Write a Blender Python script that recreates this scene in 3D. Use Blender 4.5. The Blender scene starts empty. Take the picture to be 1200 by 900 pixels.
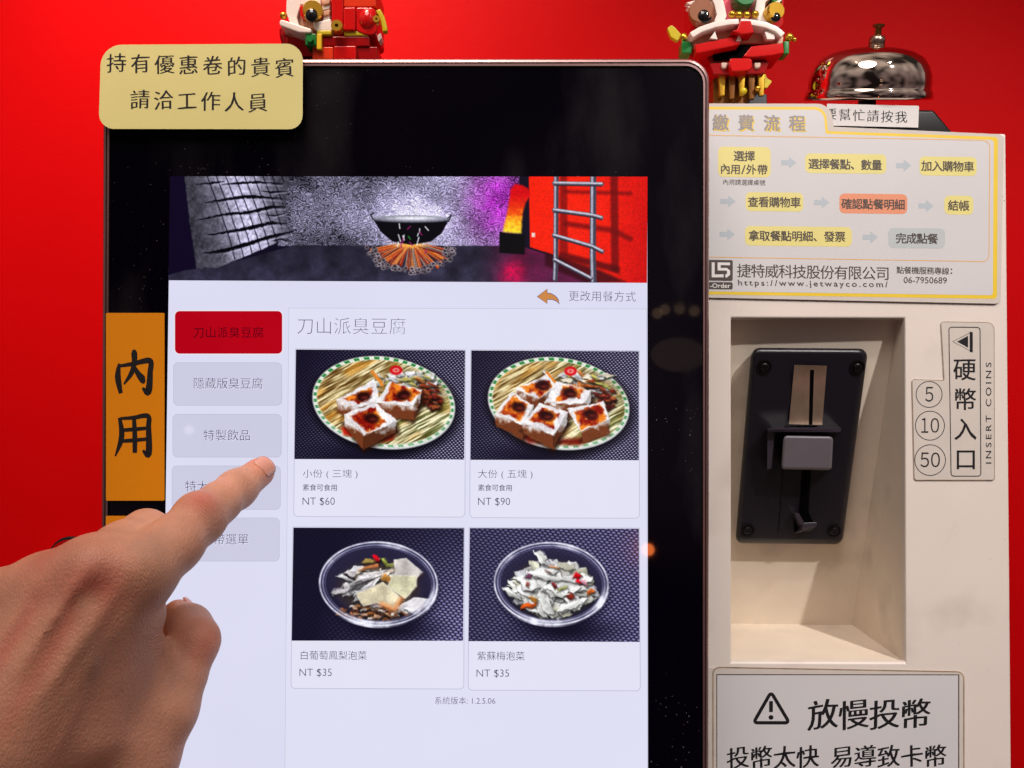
import bpy, bmesh, math, random
import numpy as np
from mathutils import Vector

random.seed(7)
rng = np.random.default_rng(7)
S = bpy.context.scene
COL = S.collection
F = 1022.0                       # focal length in photograph pixels (1200 px wide frame)

# ------------------------------------------------------------------ camera
cam_d = bpy.data.cameras.new('camera')
cam = bpy.data.objects.new('camera', cam_d)
COL.objects.link(cam)
cam_d.sensor_width = 36.0
cam_d.lens = 36.0 * F / 1200.0
cam_d.clip_start = 0.01
cam_d.clip_end = 50.0
cam.rotation_euler = (math.radians(90), 0, 0)
S.camera = cam

# ------------------------------------------------------------------ world and lamps
W = bpy.data.worlds.new('World')
S.world = W
W.use_nodes = True
_t = W.node_tree
_bg = _t.nodes['Background']
_g = _t.nodes.new('ShaderNodeTexCoord')
_s = _t.nodes.new('ShaderNodeSeparateXYZ')
_t.links.new(_g.outputs['Generated'], _s.inputs[0])
_r = _t.nodes.new('ShaderNodeValToRGB')           # by height of the direction: floor, walls, ceiling
_e = _r.color_ramp.elements
_e[0].position, _e[0].color = 0.0, (0.22, 0.14, 0.13, 1)
_e[1].position, _e[1].color = 1.0, (0.80, 0.66, 0.56, 1)
for _p, _c in ((0.42, (0.24, 0.17, 0.17, 1)), (0.58, (0.26, 0.19, 0.19, 1)), (0.74, (0.55, 0.46, 0.42, 1))):
    _q = _e.new(_p)
    _q.color = _c
_m = _t.nodes.new('ShaderNodeMapRange')
_m.inputs[1].default_value, _m.inputs[2].default_value = -1.0, 1.0
_t.links.new(_s.outputs['Z'], _m.inputs[0])
_t.links.new(_m.outputs[0], _r.inputs[0])
_n = _t.nodes.new('ShaderNodeTexNoise')
_n.inputs['Scale'].default_value = 2.2
_n.inputs['Detail'].default_value = 1
_t.links.new(_g.outputs['Generated'], _n.inputs['Vector'])
_k = _t.nodes.new('ShaderNodeMapRange')
_k.inputs[1].default_value, _k.inputs[2].default_value = 0.40, 0.66
_k.inputs[3].default_value, _k.inputs[4].default_value = 0.12, 2.6
_t.links.new(_n.outputs['Fac'], _k.inputs[0])
_x = _t.nodes.new('ShaderNodeVectorMath')
_x.operation = 'SCALE'
_t.links.new(_r.outputs[0], _x.inputs[0])
_t.links.new(_k.outputs[0], _x.inputs['Scale'])
_t.links.new(_x.outputs[0], _bg.inputs['Color'])
_bg.inputs['Strength'].default_value = 0.42


def lamp(name, kind, loc, target, energy, col, size=0.02, **kw):
    d = bpy.data.lights.new(name, kind)
    o = bpy.data.objects.new(name, d)
    COL.objects.link(o)
    o.location = loc
    dr = Vector(target) - Vector(loc)
    o.rotation_euler = dr.to_track_quat('-Z', 'Y').to_euler()
    d.energy = energy
    d.color = col
    if kind == 'AREA':
        d.shape = 'DISK'
        d.size = size
    else:
        d.shadow_soft_size = size
    for k, v in kw.items():
        setattr(d, k, v)
    return o


lamp('key_lamp', 'SPOT', (0.72, -0.62, 0.98), (0.25, 0.5, -0.12), 64, (1, 0.95, 0.92), 0.022, spot_size=math.radians(33), spot_blend=0.7)
lamp('second_lamp', 'SPOT', (0.66, -0.48, 1.25), (0.25, 0.5, -0.10), 25, (1, 0.88, 0.78), 0.02, spot_size=math.radians(32), spot_blend=0.7)
lamp('ceiling_lamp', 'AREA', (-0.25, -0.62, 1.42), (-0.1, 0.4, 0.0), 18.5, (1, 0.88, 0.82), 0.8)
lamp('wall_lamp', 'SPOT', (-0.20, 0.30, 0.76), (-0.22, 0.64, 0.21), 52, (1, 0.68, 0.54), 0.14, spot_size=math.radians(58), spot_blend=0.75)
# small lamps of the room behind the camera, seen only as reflections in the glass
lamp('flame_lamp', 'POINT', (0.181, -0.35, -0.181), (0, 0, 0), 0.10, (1, 0.20, 0.04), 0.008)
lamp('white_bulb', 'POINT', (-0.432, -0.35, -0.022), (0, 0, 0), 0.010, (1, 0.95, 0.9), 0.006)
for _k, (_x, _z) in enumerate(((0.196, 0.135), (0.206, 0.140), (0.226, 0.141), (0.246, 0.138))):
    lamp('string_bulb', 'POINT', (_x, -0.35, _z), (0, 0, 0), 0.0035, (1, 0.62, 0.36), 0.007)
lamp('shade_lamp', 'AREA', (0.226, -0.36, 0.080), (0.226, 1, 0.080), 0.005, (1, 0.66, 0.46), 0.075)
bpy.data.lights['shade_lamp'].shape = 'ELLIPSE'
bpy.data.lights['shade_lamp'].size_y = 0.046

S.view_settings.view_transform = 'Standard'
S.view_settings.look = 'None'
S.view_settings.exposure = 0.0
S.view_settings.gamma = 1.0
S.cycles.use_denoising = True
S.cycles.max_bounces = 8


# ------------------------------------------------------------------ helpers
def lin(c):
    return tuple((x / 255 / 12.92) if x / 255 <= 0.04045 else ((x / 255 + 0.055) / 1.055) ** 2.4 for x in c)


class Plane:
    """Surface Y = c + a Z + b X (camera at the origin looking along +Y)."""

    def __init__(s, c, a=0.0, b=0.0):
        s.c, s.a, s.b = c, a, b

    def p(s, u, v, h=0.0):
        dx, dz = (u - 600) / F, (450 - v) / F
        t = (s.c - h) / (1 - s.a * dz - s.b * dx)
        return Vector((dx * t, t, dz * t))


def at(u, v, d):
    return Vector(((u - 600) / F * d, d, (450 - v) / F * d))


KP = Plane(0.410, 0.026, 0.0)             # kiosk glass
BP = Plane(0.480 - 0.025 * 0.19, 0.012, 0.025)   # front of the coin machine
WALL = Plane(0.640)
RP = Plane(0.5035, -0.33, 0.0)            # sloping back wall of the coin recess
AP = Plane(0.4915, -0.33, 0.0)            # face of the coin acceptor


def empty(name, loc, label, cat, group=None):
    o = bpy.data.objects.new(name, None)
    COL.objects.link(o)
    o.location = loc
    o.empty_display_size = 0.02
    o['label'] = label
    o['category'] = cat
    if group:
        o['group'] = group
    return o


def origin(o):
    v = Vector((0, 0, 0))
    while o is not None:
        v = v + o.location
        o = o.parent
    return v


def obj(name, verts, faces, mat, parent=None, smooth=False, loc=None, label=None):
    me = bpy.data.meshes.new(name)
    base = origin(parent) if parent is not None else Vector((0, 0, 0))
    own = Vector(loc) - base if loc is not None else Vector((0, 0, 0))
    off = base + own
    me.from_pydata([tuple(Vector(v) - off) for v in verts], [], faces)
    me.validate()
    me.materials.append(mat)
    if smooth:
        for p in me.polygons:
            p.use_smooth = True
    me.update()
    o = bpy.data.objects.new(name, me)
    o.location = own
    COL.objects.link(o)
    if parent is not None:
        o.parent = parent
    if label:
        o['label'] = label
    return o


def tag(o, label, cat, group=None, kind=None):
    if label:
        o['label'] = label
    if cat:
        o['category'] = cat
    if group:
        o['group'] = group
    if kind:
        o['kind'] = kind
    return o


def bevel(o, w, seg=2, ang=35):
    m = o.modifiers.new('bevel', 'BEVEL')
    m.width = w
    m.segments = seg
    m.limit_method = 'ANGLE'
    m.angle_limit = math.radians(ang)
    m.harden_normals = False
    for p in o.data.polygons:
        p.use_smooth = True
    try:
        w2 = o.modifiers.new('normals', 'WEIGHTED_NORMAL')
        w2.keep_sharp = True
    except Exception:
        pass
    return o


class MB:
    def __init__(s):
        s.v, s.f = [], []

    def add(s, vs, fs):
        n = len(s.v)
        s.v += [Vector(x) for x in vs]
        s.f += [tuple(i + n for i in f) for f in fs]
        return s

    def box(s, c, h, rot=None):
        c = Vector(c)
        vs = []
        for x in (-1, 1):
            for y in (-1, 1):
                for z in (-1, 1):
                    q = Vector((x * h[0], y * h[1], z * h[2]))
                    if rot is not None:
                        q = rot @ q
                    vs.append(c + q)
        return s.add(vs, [(0, 1, 3, 2), (4, 6, 7, 5), (0, 4, 5, 1), (2, 3, 7, 6), (0, 2, 6, 4), (1, 5, 7, 3)])

    def lathe(s, c, prof, axis=(0, 0, 1), n=48):
        c, ax = Vector(c), Vector(axis).normalized()
        e1 = ax.orthogonal().normalized()
        e2 = ax.cross(e1)
        vs, fs = [], []
        for r, z in prof:
            for i in range(n):
                t = 2 * math.pi * i / n
                vs.append(c + ax * z + (e1 * math.cos(t) + e2 * math.sin(t)) * r)
        for k in range(len(prof) - 1):
            for i in range(n):
                j = (i + 1) % n
                fs.append((k * n + i, k * n + j, (k + 1) * n + j, (k + 1) * n + i))
        fs.append(tuple(range(n))[::-1])
        m = (len(prof) - 1) * n
        fs.append(tuple(m + i for i in range(n)))
        return s.add(vs, fs)

    def ball(s, c, r, n=20):
        r = Vector(r) if hasattr(r, '__len__') else Vector((r, r, r))
        c = Vector(c)
        vs, fs = [], []
        m = n // 2
        for k in range(m + 1):
            a = math.pi * k / m
            for i in range(n):
                t = 2 * math.pi * i / n
                vs.append(c + Vector((r.x * math.sin(a) * math.cos(t), r.y * math.sin(a) * math.sin(t), r.z * math.cos(a))))
        for k in range(m):
            for i in range(n):
                j = (i + 1) % n
                fs.append((k * n + i, (k + 1) * n + i, (k + 1) * n + j, k * n + j))
        return s.add(vs, fs)

    def slab(s, front, back):
        """prism between two matching outlines"""
        n = len(front)
        fs = [tuple(range(n)), tuple(range(2 * n - 1, n - 1, -1))]
        for i in range(n):
            j = (i + 1) % n
            fs.append((i, n + i, n + j, j))
        return s.add(list(front) + list(back), fs)

    def build(s, name, mat, parent=None, smooth=False, loc=None, label=None):
        return obj(name, s.v, s.f, mat, parent, smooth, loc, label)


def rquad(c, r, n=6):
    """rounded polygon from px corners"""
    c = [Vector((x, y)) for x, y in c]
    rs = r if hasattr(r, '__len__') else [r] * len(c)
    out = []
    for i, p in enumerate(c):
        a, b = c[i - 1], c[(i + 1) % len(c)]
        rr = rs[i]
        if rr <= 0:
            out.append(p)
            continue
        pa, pb = p + (a - p).normalized() * rr, p + (b - p).normalized() * rr
        k = 0.55
        c1, c2 = pa + (p - pa) * k, pb + (p - pb) * k
        for j in range(n + 1):
            t = j / n
            out.append(pa * (1 - t) ** 3 + c1 * 3 * t * (1 - t) ** 2 + c2 * 3 * t * t * (1 - t) + pb * t ** 3)
    return [(q.x, q.y) for q in out]


def rrect(u0, v0, u1, v1, r, n=6, slope=0.0):
    k = slope * (u1 - u0)
    return rquad([(u0, v0), (u1, v0 + k), (u1, v1 + k), (u0, v1)], r, n)


def flat(name, plane, pts, h, mat, parent, label=None):
    """printed or displayed area lying on a plane"""
    vs = [plane.p(u, v, h) for u, v in pts]
    o = obj(name, vs, [tuple(range(len(vs) - 1, -1, -1))], mat, parent, label=label)
    return o


def plate(name, plane, pts, h0, h1, mat, parent=None, loc=None, label=None):
    m = MB().slab([plane.p(u, v, h1) for u, v in pts][::-1], [plane.p(u, v, h0) for u, v in pts][::-1])
    return m.build(name, mat, parent, loc=loc, label=label)


def ring_line(plane, pts, w, h):
    """closed line of width w px"""
    n = len(pts)
    P = [Vector(p) for p in pts]
    o, i_ = [], []
    for k in range(n):
        a, b, c = P[k - 1], P[k], P[(k + 1) % n]
        t = ((b - a).normalized() if (b - a).length > 1e-6 else Vector((0, 0))) + ((c - b).normalized() if (c - b).length > 1e-6 else Vector((0, 0)))
        t = t.normalized() if t.length > 1e-6 else Vector((1, 0))
        nn = Vector((-t.y, t.x)) * w / 2
        o.append(plane.p(*(b + nn), h))
        i_.append(plane.p(*(b - nn), h))
    return o + i_, [(k, (k + 1) % n, n + (k + 1) % n, n + k) for k in range(n)]


# ------------------------------------------------------------------ materials
def nt(name):
    m = bpy.data.materials.new(name)
    m.use_nodes = True
    t = m.node_tree
    return m, t, t.nodes['Principled BSDF']


def mat(name, rgb, rough=0.5, metal=0.0, spec=0.5, var=0.06, scale=60, bump=0.0, bscale=400, emit=None, estr=1.0, coat=0.0, sss=0.0, trans=0.0):
    m, t, b = nt(name)
    c = lin(rgb)
    b.inputs['Roughness'].default_value = rough
    b.inputs['Metallic'].default_value = metal
    b.inputs['Specular IOR Level'].default_value = spec
    b.inputs['Coat Weight'].default_value = coat
    if trans:
        b.inputs['Transmission Weight'].default_value = trans
    tc = t.nodes.new('ShaderNodeTexCoord')
    if var:
        n = t.nodes.new('ShaderNodeTexNoise')
        n.inputs['Scale'].default_value = scale
        n.inputs['Detail'].default_value = 5
        t.links.new(tc.outputs['Object'], n.inputs['Vector'])
        r = t.nodes.new('ShaderNodeMapRange')
        r.inputs[1].default_value, r.inputs[2].default_value = 0.25, 0.75
        r.inputs[3].default_value, r.inputs[4].default_value = 1 - var, 1 + var
        t.links.new(n.outputs['Fac'], r.inputs[0])
        mx = t.nodes.new('ShaderNodeVectorMath')
        mx.operation = 'SCALE'
        mx.inputs[0].default_value = c
        t.links.new(r.outputs[0], mx.inputs['Scale'])
        t.links.new(mx.outputs[0], b.inputs['Base Color'])
        if emit is not None:
            mx2 = t.nodes.new('ShaderNodeVectorMath')
            mx2.operation = 'SCALE'
            mx2.inputs[0].default_value = lin(emit)
            t.links.new(r.outputs[0], mx2.inputs['Scale'])
            t.links.new(mx2.outputs[0], b.inputs['Emission Color'])
            b.inputs['Emission Strength'].default_value = estr
    else:
        b.inputs['Base Color'].default_value = (*c, 1)
        if emit is not None:
            b.inputs['Emission Color'].default_value = (*lin(emit), 1)
            b.inputs['Emission Strength'].default_value = estr
    if bump:
        n2 = t.nodes.new('ShaderNodeTexNoise')
        n2.inputs['Scale'].default_value = bscale
        n2.inputs['Detail'].default_value = 4
        t.links.new(tc.outputs['Object'], n2.inputs['Vector'])
        bp = t.nodes.new('ShaderNodeBump')
        bp.inputs['Strength'].default_value = bump
        bp.inputs['Distance'].default_value = 0.001
        t.links.new(n2.outputs['Fac'], bp.inputs['Height'])
        t.links.new(bp.outputs[0], b.inputs['Normal'])
    return m


def screen_mat(name, rgb, var=0.02):
    m = mat(name, (6, 6, 8), 0.04, 0, 0.22, var=var, scale=14, emit=rgb, estr=1.0)
    return m


def glass_black():
    m, t, b = nt('black_glass')
    b.inputs['Roughness'].default_value = 0.035
    b.inputs['Specular IOR Level'].default_value = 0.22
    tc = t.nodes.new('ShaderNodeTexCoord')
    # dust specks, thicker in smudged patches
    vo = t.nodes.new('ShaderNodeTexVoronoi')
    vo.inputs['Scale'].default_value = 420
    t.links.new(tc.outputs['Object'], vo.inputs['Vector'])
    no = t.nodes.new('ShaderNodeTexNoise')
    no.inputs['Scale'].default_value = 14
    no.inputs['Detail'].default_value = 6
    t.links.new(tc.outputs['Object'], no.inputs['Vector'])
    th = t.nodes.new('ShaderNodeMapRange')
    th.inputs[1].default_value, th.inputs[2].default_value = 0.42, 0.75
    th.inputs[3].default_value, th.inputs[4].default_value = 0.02, 0.24
    t.links.new(no.outputs['Fac'], th.inputs[0])
    lt = t.nodes.new('ShaderNodeMath')
    lt.operation = 'LESS_THAN'
    t.links.new(vo.outputs['Distance'], lt.inputs[0])
    t.links.new(th.outputs[0], lt.inputs[1])
    n3 = t.nodes.new('ShaderNodeTexNoise')
    n3.inputs['Scale'].default_value = 900
    t.links.new(tc.outputs['Object'], n3.inputs['Vector'])
    mr = t.nodes.new('ShaderNodeMapRange')
    mr.inputs[1].default_value, mr.inputs[2].default_value = 0.5, 0.75
    mr.inputs[3].default_value, mr.inputs[4].default_value = 0.0, 0.22
    t.links.new(n3.outputs['Fac'], mr.inputs[0])
    mm = t.nodes.new('ShaderNodeMath')
    mm.operation = 'MULTIPLY'
    t.links.new(lt.outputs[0], mm.inputs[0])
    t.links.new(mr.outputs[0], mm.inputs[1])
    mx = t.nodes.new('ShaderNodeMix')
    mx.data_type = 'RGBA'
    mx.inputs[6].default_value = (0.0010, 0.0004, 0.0026, 1)
    mx.inputs[7].default_value = (0.6, 0.55, 0.6, 1)
    t.links.new(mm.outputs[0], mx.inputs[0])
    t.links.new(mx.outputs[2], b.inputs['Base Color'])
    # greasy smears: soft patches that scatter a little light and blur the reflections
    mp = t.nodes.new('ShaderNodeMapping')
    mp.inputs['Rotation'].default_value = (0, .7, 0)
    mp.inputs['Scale'].default_value = (1, 1, .35)
    t.links.new(tc.outputs['Object'], mp.inputs['Vector'])
    ns = t.nodes.new('ShaderNodeTexNoise')
    ns.inputs['Scale'].default_value = 22
    ns.inputs['Detail'].default_value = 7
    t.links.new(mp.outputs[0], ns.inputs['Vector'])
    rs = t.nodes.new('ShaderNodeMapRange')
    rs.inputs[1].default_value, rs.inputs[2].default_value = .48, .72
    rs.inputs[3].default_value, rs.inputs[4].default_value = .03, .20
    t.links.new(ns.outputs['Fac'], rs.inputs[0])
    t.links.new(rs.outputs[0], b.inputs['Roughness'])
    cs = t.nodes.new('ShaderNodeMapRange')
    cs.inputs[1].default_value, cs.inputs[2].default_value = .50, .78
    cs.inputs[3].default_value, cs.inputs[4].default_value = .0, .013
    t.links.new(ns.outputs['Fac'], cs.inputs[0])
    va = t.nodes.new('ShaderNodeVectorMath')
    t.links.new(mx.outputs[2], va.inputs[0])
    t.links.new(cs.outputs[0], va.inputs[1])
    t.links.new(va.outputs[0], b.inputs['Base Color'])
    return m


def specks(m, scale, thr, col, nscale=9, lo=.5, hi=.7):
    """small dirt specks gathered in patches"""
    t = m.node_tree
    b = t.nodes['Principled BSDF']
    tc = t.nodes.new('ShaderNodeTexCoord')
    vo = t.nodes.new('ShaderNodeTexVoronoi')
    vo.inputs['Scale'].default_value = scale
    t.links.new(tc.outputs['Object'], vo.inputs['Vector'])
    no = t.nodes.new('ShaderNodeTexNoise')
    no.inputs['Scale'].default_value = nscale
    no.inputs['Detail'].default_value = 5
    t.links.new(tc.outputs['Object'], no.inputs['Vector'])
    mr = t.nodes.new('ShaderNodeMapRange')
    mr.inputs[1].default_value, mr.inputs[2].default_value = lo, hi
    mr.inputs[3].default_value, mr.inputs[4].default_value = 0.0, thr
    t.links.new(no.outputs['Fac'], mr.inputs[0])
    lt = t.nodes.new('ShaderNodeMath')
    lt.operation = 'LESS_THAN'
    t.links.new(vo.outputs['Distance'], lt.inputs[0])
    t.links.new(mr.outputs[0], lt.inputs[1])
    sm = t.nodes.new('ShaderNodeTexNoise')            # broad faint grime
    sm.inputs['Scale'].default_value = nscale * 3
    sm.inputs['Detail'].default_value = 8
    t.links.new(tc.outputs['Object'], sm.inputs['Vector'])
    m2 = t.nodes.new('ShaderNodeMapRange')
    m2.inputs[1].default_value, m2.inputs[2].default_value = .56, .80
    m2.inputs[3].default_value, m2.inputs[4].default_value = 0.0, 0.30
    t.links.new(sm.outputs['Fac'], m2.inputs[0])
    mx_ = t.nodes.new('ShaderNodeMath')
    mx_.operation = 'MAXIMUM'
    t.links.new(lt.outputs[0], mx_.inputs[0])
    t.links.new(m2.outputs[0], mx_.inputs[1])
    mix = t.nodes.new('ShaderNodeMix')
    mix.data_type = 'RGBA'
    src = b.inputs['Base Color'].links[0].from_socket
    t.links.new(mx_.outputs[0], mix.inputs[0])
    t.links.new(src, mix.inputs[6])
    mix.inputs[7].default_value = (*lin(col), 1)
    t.links.new(mix.outputs[2], b.inputs['Base Color'])


M = {}
M['wall'] = mat('red_wall_paint', (176, 2, 6), 0.5, 0, 0.05, var=0.06, scale=7, bump=0.10, bscale=160)
M['glass'] = glass_black()
M['trim'] = mat('rose_metal', (156, 126, 124), 0.3, 0.9, 0.5, var=0.05, scale=30)
M['trim_dark'] = mat('dark_metal', (70, 55, 60), 0.3, 0.9, 0.5)
M['shell'] = mat('black_plastic', (22, 20, 22), 0.45)
M['case'] = mat('cream_paint', (214, 204, 196), 0.42, 0, 0.35, var=0.03, scale=18, bump=0.03, bscale=300)
M['recess'] = mat('cream_paint_inside', (218, 205, 188), 0.5, 0, 0.3, var=0.05, scale=40, bump=0.05, bscale=250)
specks(M['case'], 150, .10, (120, 98, 80), 7)
specks(M['recess'], 190, .16, (70, 56, 44), 9)
M['acceptor'] = mat('dark_plastic', (22, 19, 27), 0.33, 0, 0.45, var=0.08, scale=80, bump=0.10, bscale=1500)
M['blackhole'] = mat('black_slot', (3, 2, 3), 0.7, 0, 0.05)
M['brass'] = mat('worn_steel', (236, 208, 180), 0.22, 0.9, 0.5, var=0.22, scale=90)
M['grey_btn'] = mat('grey_plastic', (102, 97, 104), 0.42, 0, 0.5, var=0.04, bump=0.05, bscale=1200)
M['yellow_card'] = mat('yellow_card', (214, 212, 142), 0.45, 0, 0.4, var=0.03, scale=30, bump=0.03, bscale=700)
M['ink'] = mat('black_ink', (24, 22, 26), 0.5, 0, 0.3, var=0.15, scale=300)
M['orange'] = mat('orange_plastic', (214, 134, 10), 0.35, 0, 0.4, var=0.03, scale=50)
M['card'] = mat('white_card', (198, 197, 199), 0.35, 0, 0.5, var=0.02, scale=30)
M['lam'] = mat('clear_laminate_edge', (198, 190, 182), 0.25, 0, 0.5, var=0.05, scale=60)
M['lam_edge'] = mat('grimy_laminate_edge', (150, 130, 110), 0.4, var=0.35, scale=120)
M['band'] = mat('yellow_print', (222, 190, 50), 0.4, var=0.04)
M['thin'] = mat('ochre_print', (214, 165, 100), 0.4)
M['pill'] = mat('pale_yellow_print', (214, 204, 128), 0.4, var=0.03)
M['pill_o'] = mat('orange_print', (216, 140, 106), 0.4, var=0.03)
M['pill_g'] = mat('grey_print', (176, 184, 186), 0.4, var=0.03)
M['arrow'] = mat('blue_grey_print', (170, 180, 188), 0.4, var=0.03)
M['brown_ink'] = mat('brown_ink', (72, 62, 58), 0.4)
M['grey_ink'] = mat('grey_ink', (140, 134, 136), 0.4)
M['white_ink'] = mat('white_ink', (225, 222, 220), 0.4)
M['chrome'] = mat('chrome', (205, 190, 178), 0.05, 1.0, 0.5, var=0.02, scale=200)
M['steel'] = mat('dull_steel', (170, 150, 135), 0.25, 1.0)
M['brass2'] = mat('old_brass', (150, 105, 60), 0.3, 1.0)
M['black'] = mat('black_gloss', (12, 10, 12), 0.35, 0, 0.25)
M['paper'] = mat('white_paper', (196, 194, 194), 0.5, 0, 0.3, var=0.02)
M['hood'] = mat('glossy_lit_plastic', (56, 50, 60), 0.28, 0, 0.6, var=0.05)  # base lightened from the acceptor's: part of the highlight sits in the colour
M['t_red'] = mat('red_brick', (196, 18, 18), 0.13, 0, 0.4, var=0.05, scale=60, sss=0.1)
M['t_dred'] = mat('deep_red_brick', (150, 12, 16), 0.13, 0, 0.4, var=0.05)
M['t_ored'] = mat('orange_red_brick', (214, 60, 30), 0.13, 0, 0.4)
M['t_white'] = mat('white_brick', (232, 224, 216), 0.25, 0, 0.5, var=0.03)
M['t_tan'] = mat('tan_brick', (206, 160, 132), 0.3)
M['t_pearl'] = mat('pearl_brick', (200, 176, 160), 0.25)
M['t_eye'] = mat('brown_brick', (150, 96, 66), 0.3)
M['t_yellow'] = mat('yellow_brick', (226, 190, 40), 0.25)
M['t_lime'] = mat('lime_brick', (196, 180, 30), 0.25)
M['t_green'] = mat('green_brick', (20, 120, 50), 0.25)
M['t_gold'] = mat('gold_brick', (205, 160, 50), 0.25, 0.75)
M['t_brown'] = mat('bronze_brick', (120, 74, 24), 0.25, 0.5, var=0.3, scale=160)
M['t_black'] = mat('black_brick', (18, 18, 20), 0.12)
M['t_pink'] = mat('pink_brick', (226, 90, 110), 0.25)
M['t_grey'] = mat('grey_brick', (44, 44, 50), 0.3)


# ------------------------------------------------------------------ lettering
_tc = bpy.data.curves.new('glyph', 'FONT')
_to = bpy.data.objects.new('glyph', _tc)
COL.objects.link(_to)
_tc.fill_mode = 'FRONT'
_tc.resolution_u = 3
_glyphs = {}


def glyph(s, off=0.0):
    k = (s, off)
    if k not in _glyphs:
        _tc.body = s
        _tc.offset = off
        bpy.context.view_layer.update()
        me = bpy.data.meshes.new_from_object(_to.evaluated_get(bpy.context.evaluated_depsgraph_get()))
        _glyphs[k] = ([(v.co.x, v.co.y) for v in me.vertices], [tuple(p.vertices) for p in me.polygons])
        bpy.data.meshes.remove(me)
    return _glyphs[k]


def cjk(mb, plane, s, a, b, em, h, off=0.0, rise=0.0, fat=0.0, sx=1.0, jit=0.0, lean=0.0, dz=0.000012, fy=0.0):
    """characters whose em-box centres run from px a to px b; rise slants horizontals up, fat thickens verticals"""
    n = len(s)
    a, b = Vector(a), Vector(b)
    d = (b - a) / max(1, n - 1)
    sl = (b.y - a.y) / max(1e-6, abs(b.x - a.x)) if n > 1 and abs(b.x - a.x) > abs(b.y - a.y) else 0.0
    for i, ch in enumerate(s):
        if ch == ' ':
            continue
        c = a + d * i
        vs, fs = glyph(ch, off)
        ang = random.uniform(-jit, jit)
        for q, (sh, sv) in enumerate((((-fat, fy), (fat, -fy), (-fat, -fy), (fat, fy)) if fy else ((-fat, 0), (fat, 0))) if fat else ((0, 0),)):
            pts = []
            for x, y in vs:
                x, y = (x - 0.5 + sh) * sx, y - 0.36 + sv
                x += lean * y
                y += rise * x
                if rise:
                    y += 0.02 * math.sin(x * 5 + 1)
                x, y = x - ang * y, y + ang * x
                pts.append(plane.p(c.x + x * em, c.y - y * em + sl * x * em, h + q * dz))
            mb.add(pts, fs)
    return mb


def fit(mb, plane, s, u0, v0, u1, v1, h, off=0.0, slope=0.0, lean=0.0, rot=False, space=0.0):
    """a run of letters whose ink fills a px box (v0 top, v1 bottom at u0)"""
    _tc.space_character = 1.0 + space
    vs, fs = glyph(s, off + 1e-7 * space)
    _tc.space_character = 1.0
    X = [p[0] for p in vs]
    Y = [p[1] for p in vs]
    x0, x1, y0, y1 = min(X), max(X), min(Y), max(Y)
    pts = []
    for x, y in vs:
        a, b = (x - x0) / (x1 - x0), (y - y0) / (y1 - y0)
        if rot:                                   # reads upward
            pts.append(plane.p(u0 + (u1 - u0) * (1 - b), v1 + (v0 - v1) * a, h))
        else:
            u = u0 + (u1 - u0) * a + lean * (b - 0.5) * (v1 - v0)
            pts.append(plane.p(u, v1 + (v0 - v1) * b + slope * (u - u0), h))
    return mb.add(pts, fs)


def brush(mb, plane, strokes, c, w, hgt, h):
    """brush strokes: lists of (x, y, width) in a unit box"""
    for q, st in enumerate(strokes):
        st = [(p[0], p[1], p[2]) for p in st]
        dense = []
        for k in range(len(st) - 1):
            for j in range(6):
                t = j / 6
                p0, p1, p2, p3 = st[max(0, k - 1)], st[k], st[k + 1], st[min(len(st) - 1, k + 2)]
                dense.append(tuple(0.5 * (2 * p1[m] + (p2[m] - p0[m]) * t + (2 * p0[m] - 5 * p1[m] + 4 * p2[m] - p3[m]) * t * t + (3 * p1[m] - p0[m] - 3 * p2[m] + p3[m]) * t ** 3) for m in range(3)))
        dense.append(st[-1])
        L, R = [], []
        for k, (x, y, ww) in enumerate(dense):
            x0, y0 = dense[max(0, k - 1)][:2]
            x1, y1 = dense[min(len(dense) - 1, k + 1)][:2]
            t = Vector((x1 - x0, y1 - y0))
            t = t.normalized() if t.length > 1e-9 else Vector((1, 0))
            nx, ny = -t.y * ww / 2, t.x * ww / 2
            hh = h + q * 0.00001
            L.append(plane.p(c[0] + (x + nx) * w, c[1] + (y + ny) * hgt, hh))
            R.append(plane.p(c[0] + (x - nx) * w, c[1] + (y - ny) * hgt, hh))
        n = len(L)
        mb.add(L + R, [(k, n + k, n + k + 1, k + 1) for k in range(n - 1)])
    return mb


# ------------------------------------------------------------------ displayed pictures (painted in code, one colour per vertex)
def vnoise(h, w, cell, oct_=3):
    out = np.zeros((h, w))
    amp, tot = 1.0, 0.0
    for _ in range(oct_):
        gh, gw = int(h / cell) + 3, int(w / cell) + 3
        g = rng.random((gh, gw))
        y, x = np.arange(h) / cell, np.arange(w) / cell
        yi, xi = y.astype(int), x.astype(int)
        fy, fx = (y - yi)[:, None], (x - xi)[None]
        fy, fx = fy * fy * (3 - 2 * fy), fx * fx * (3 - 2 * fx)
        a = g[yi][:, xi] * (1 - fx) + g[yi][:, xi + 1] * fx
        b = g[yi + 1][:, xi] * (1 - fx) + g[yi + 1][:, xi + 1] * fx
        out += amp * (a * (1 - fy) + b * fy)
        tot += amp
        amp *= 0.5
        cell = max(1.0, cell / 2)
    return out / tot


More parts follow.
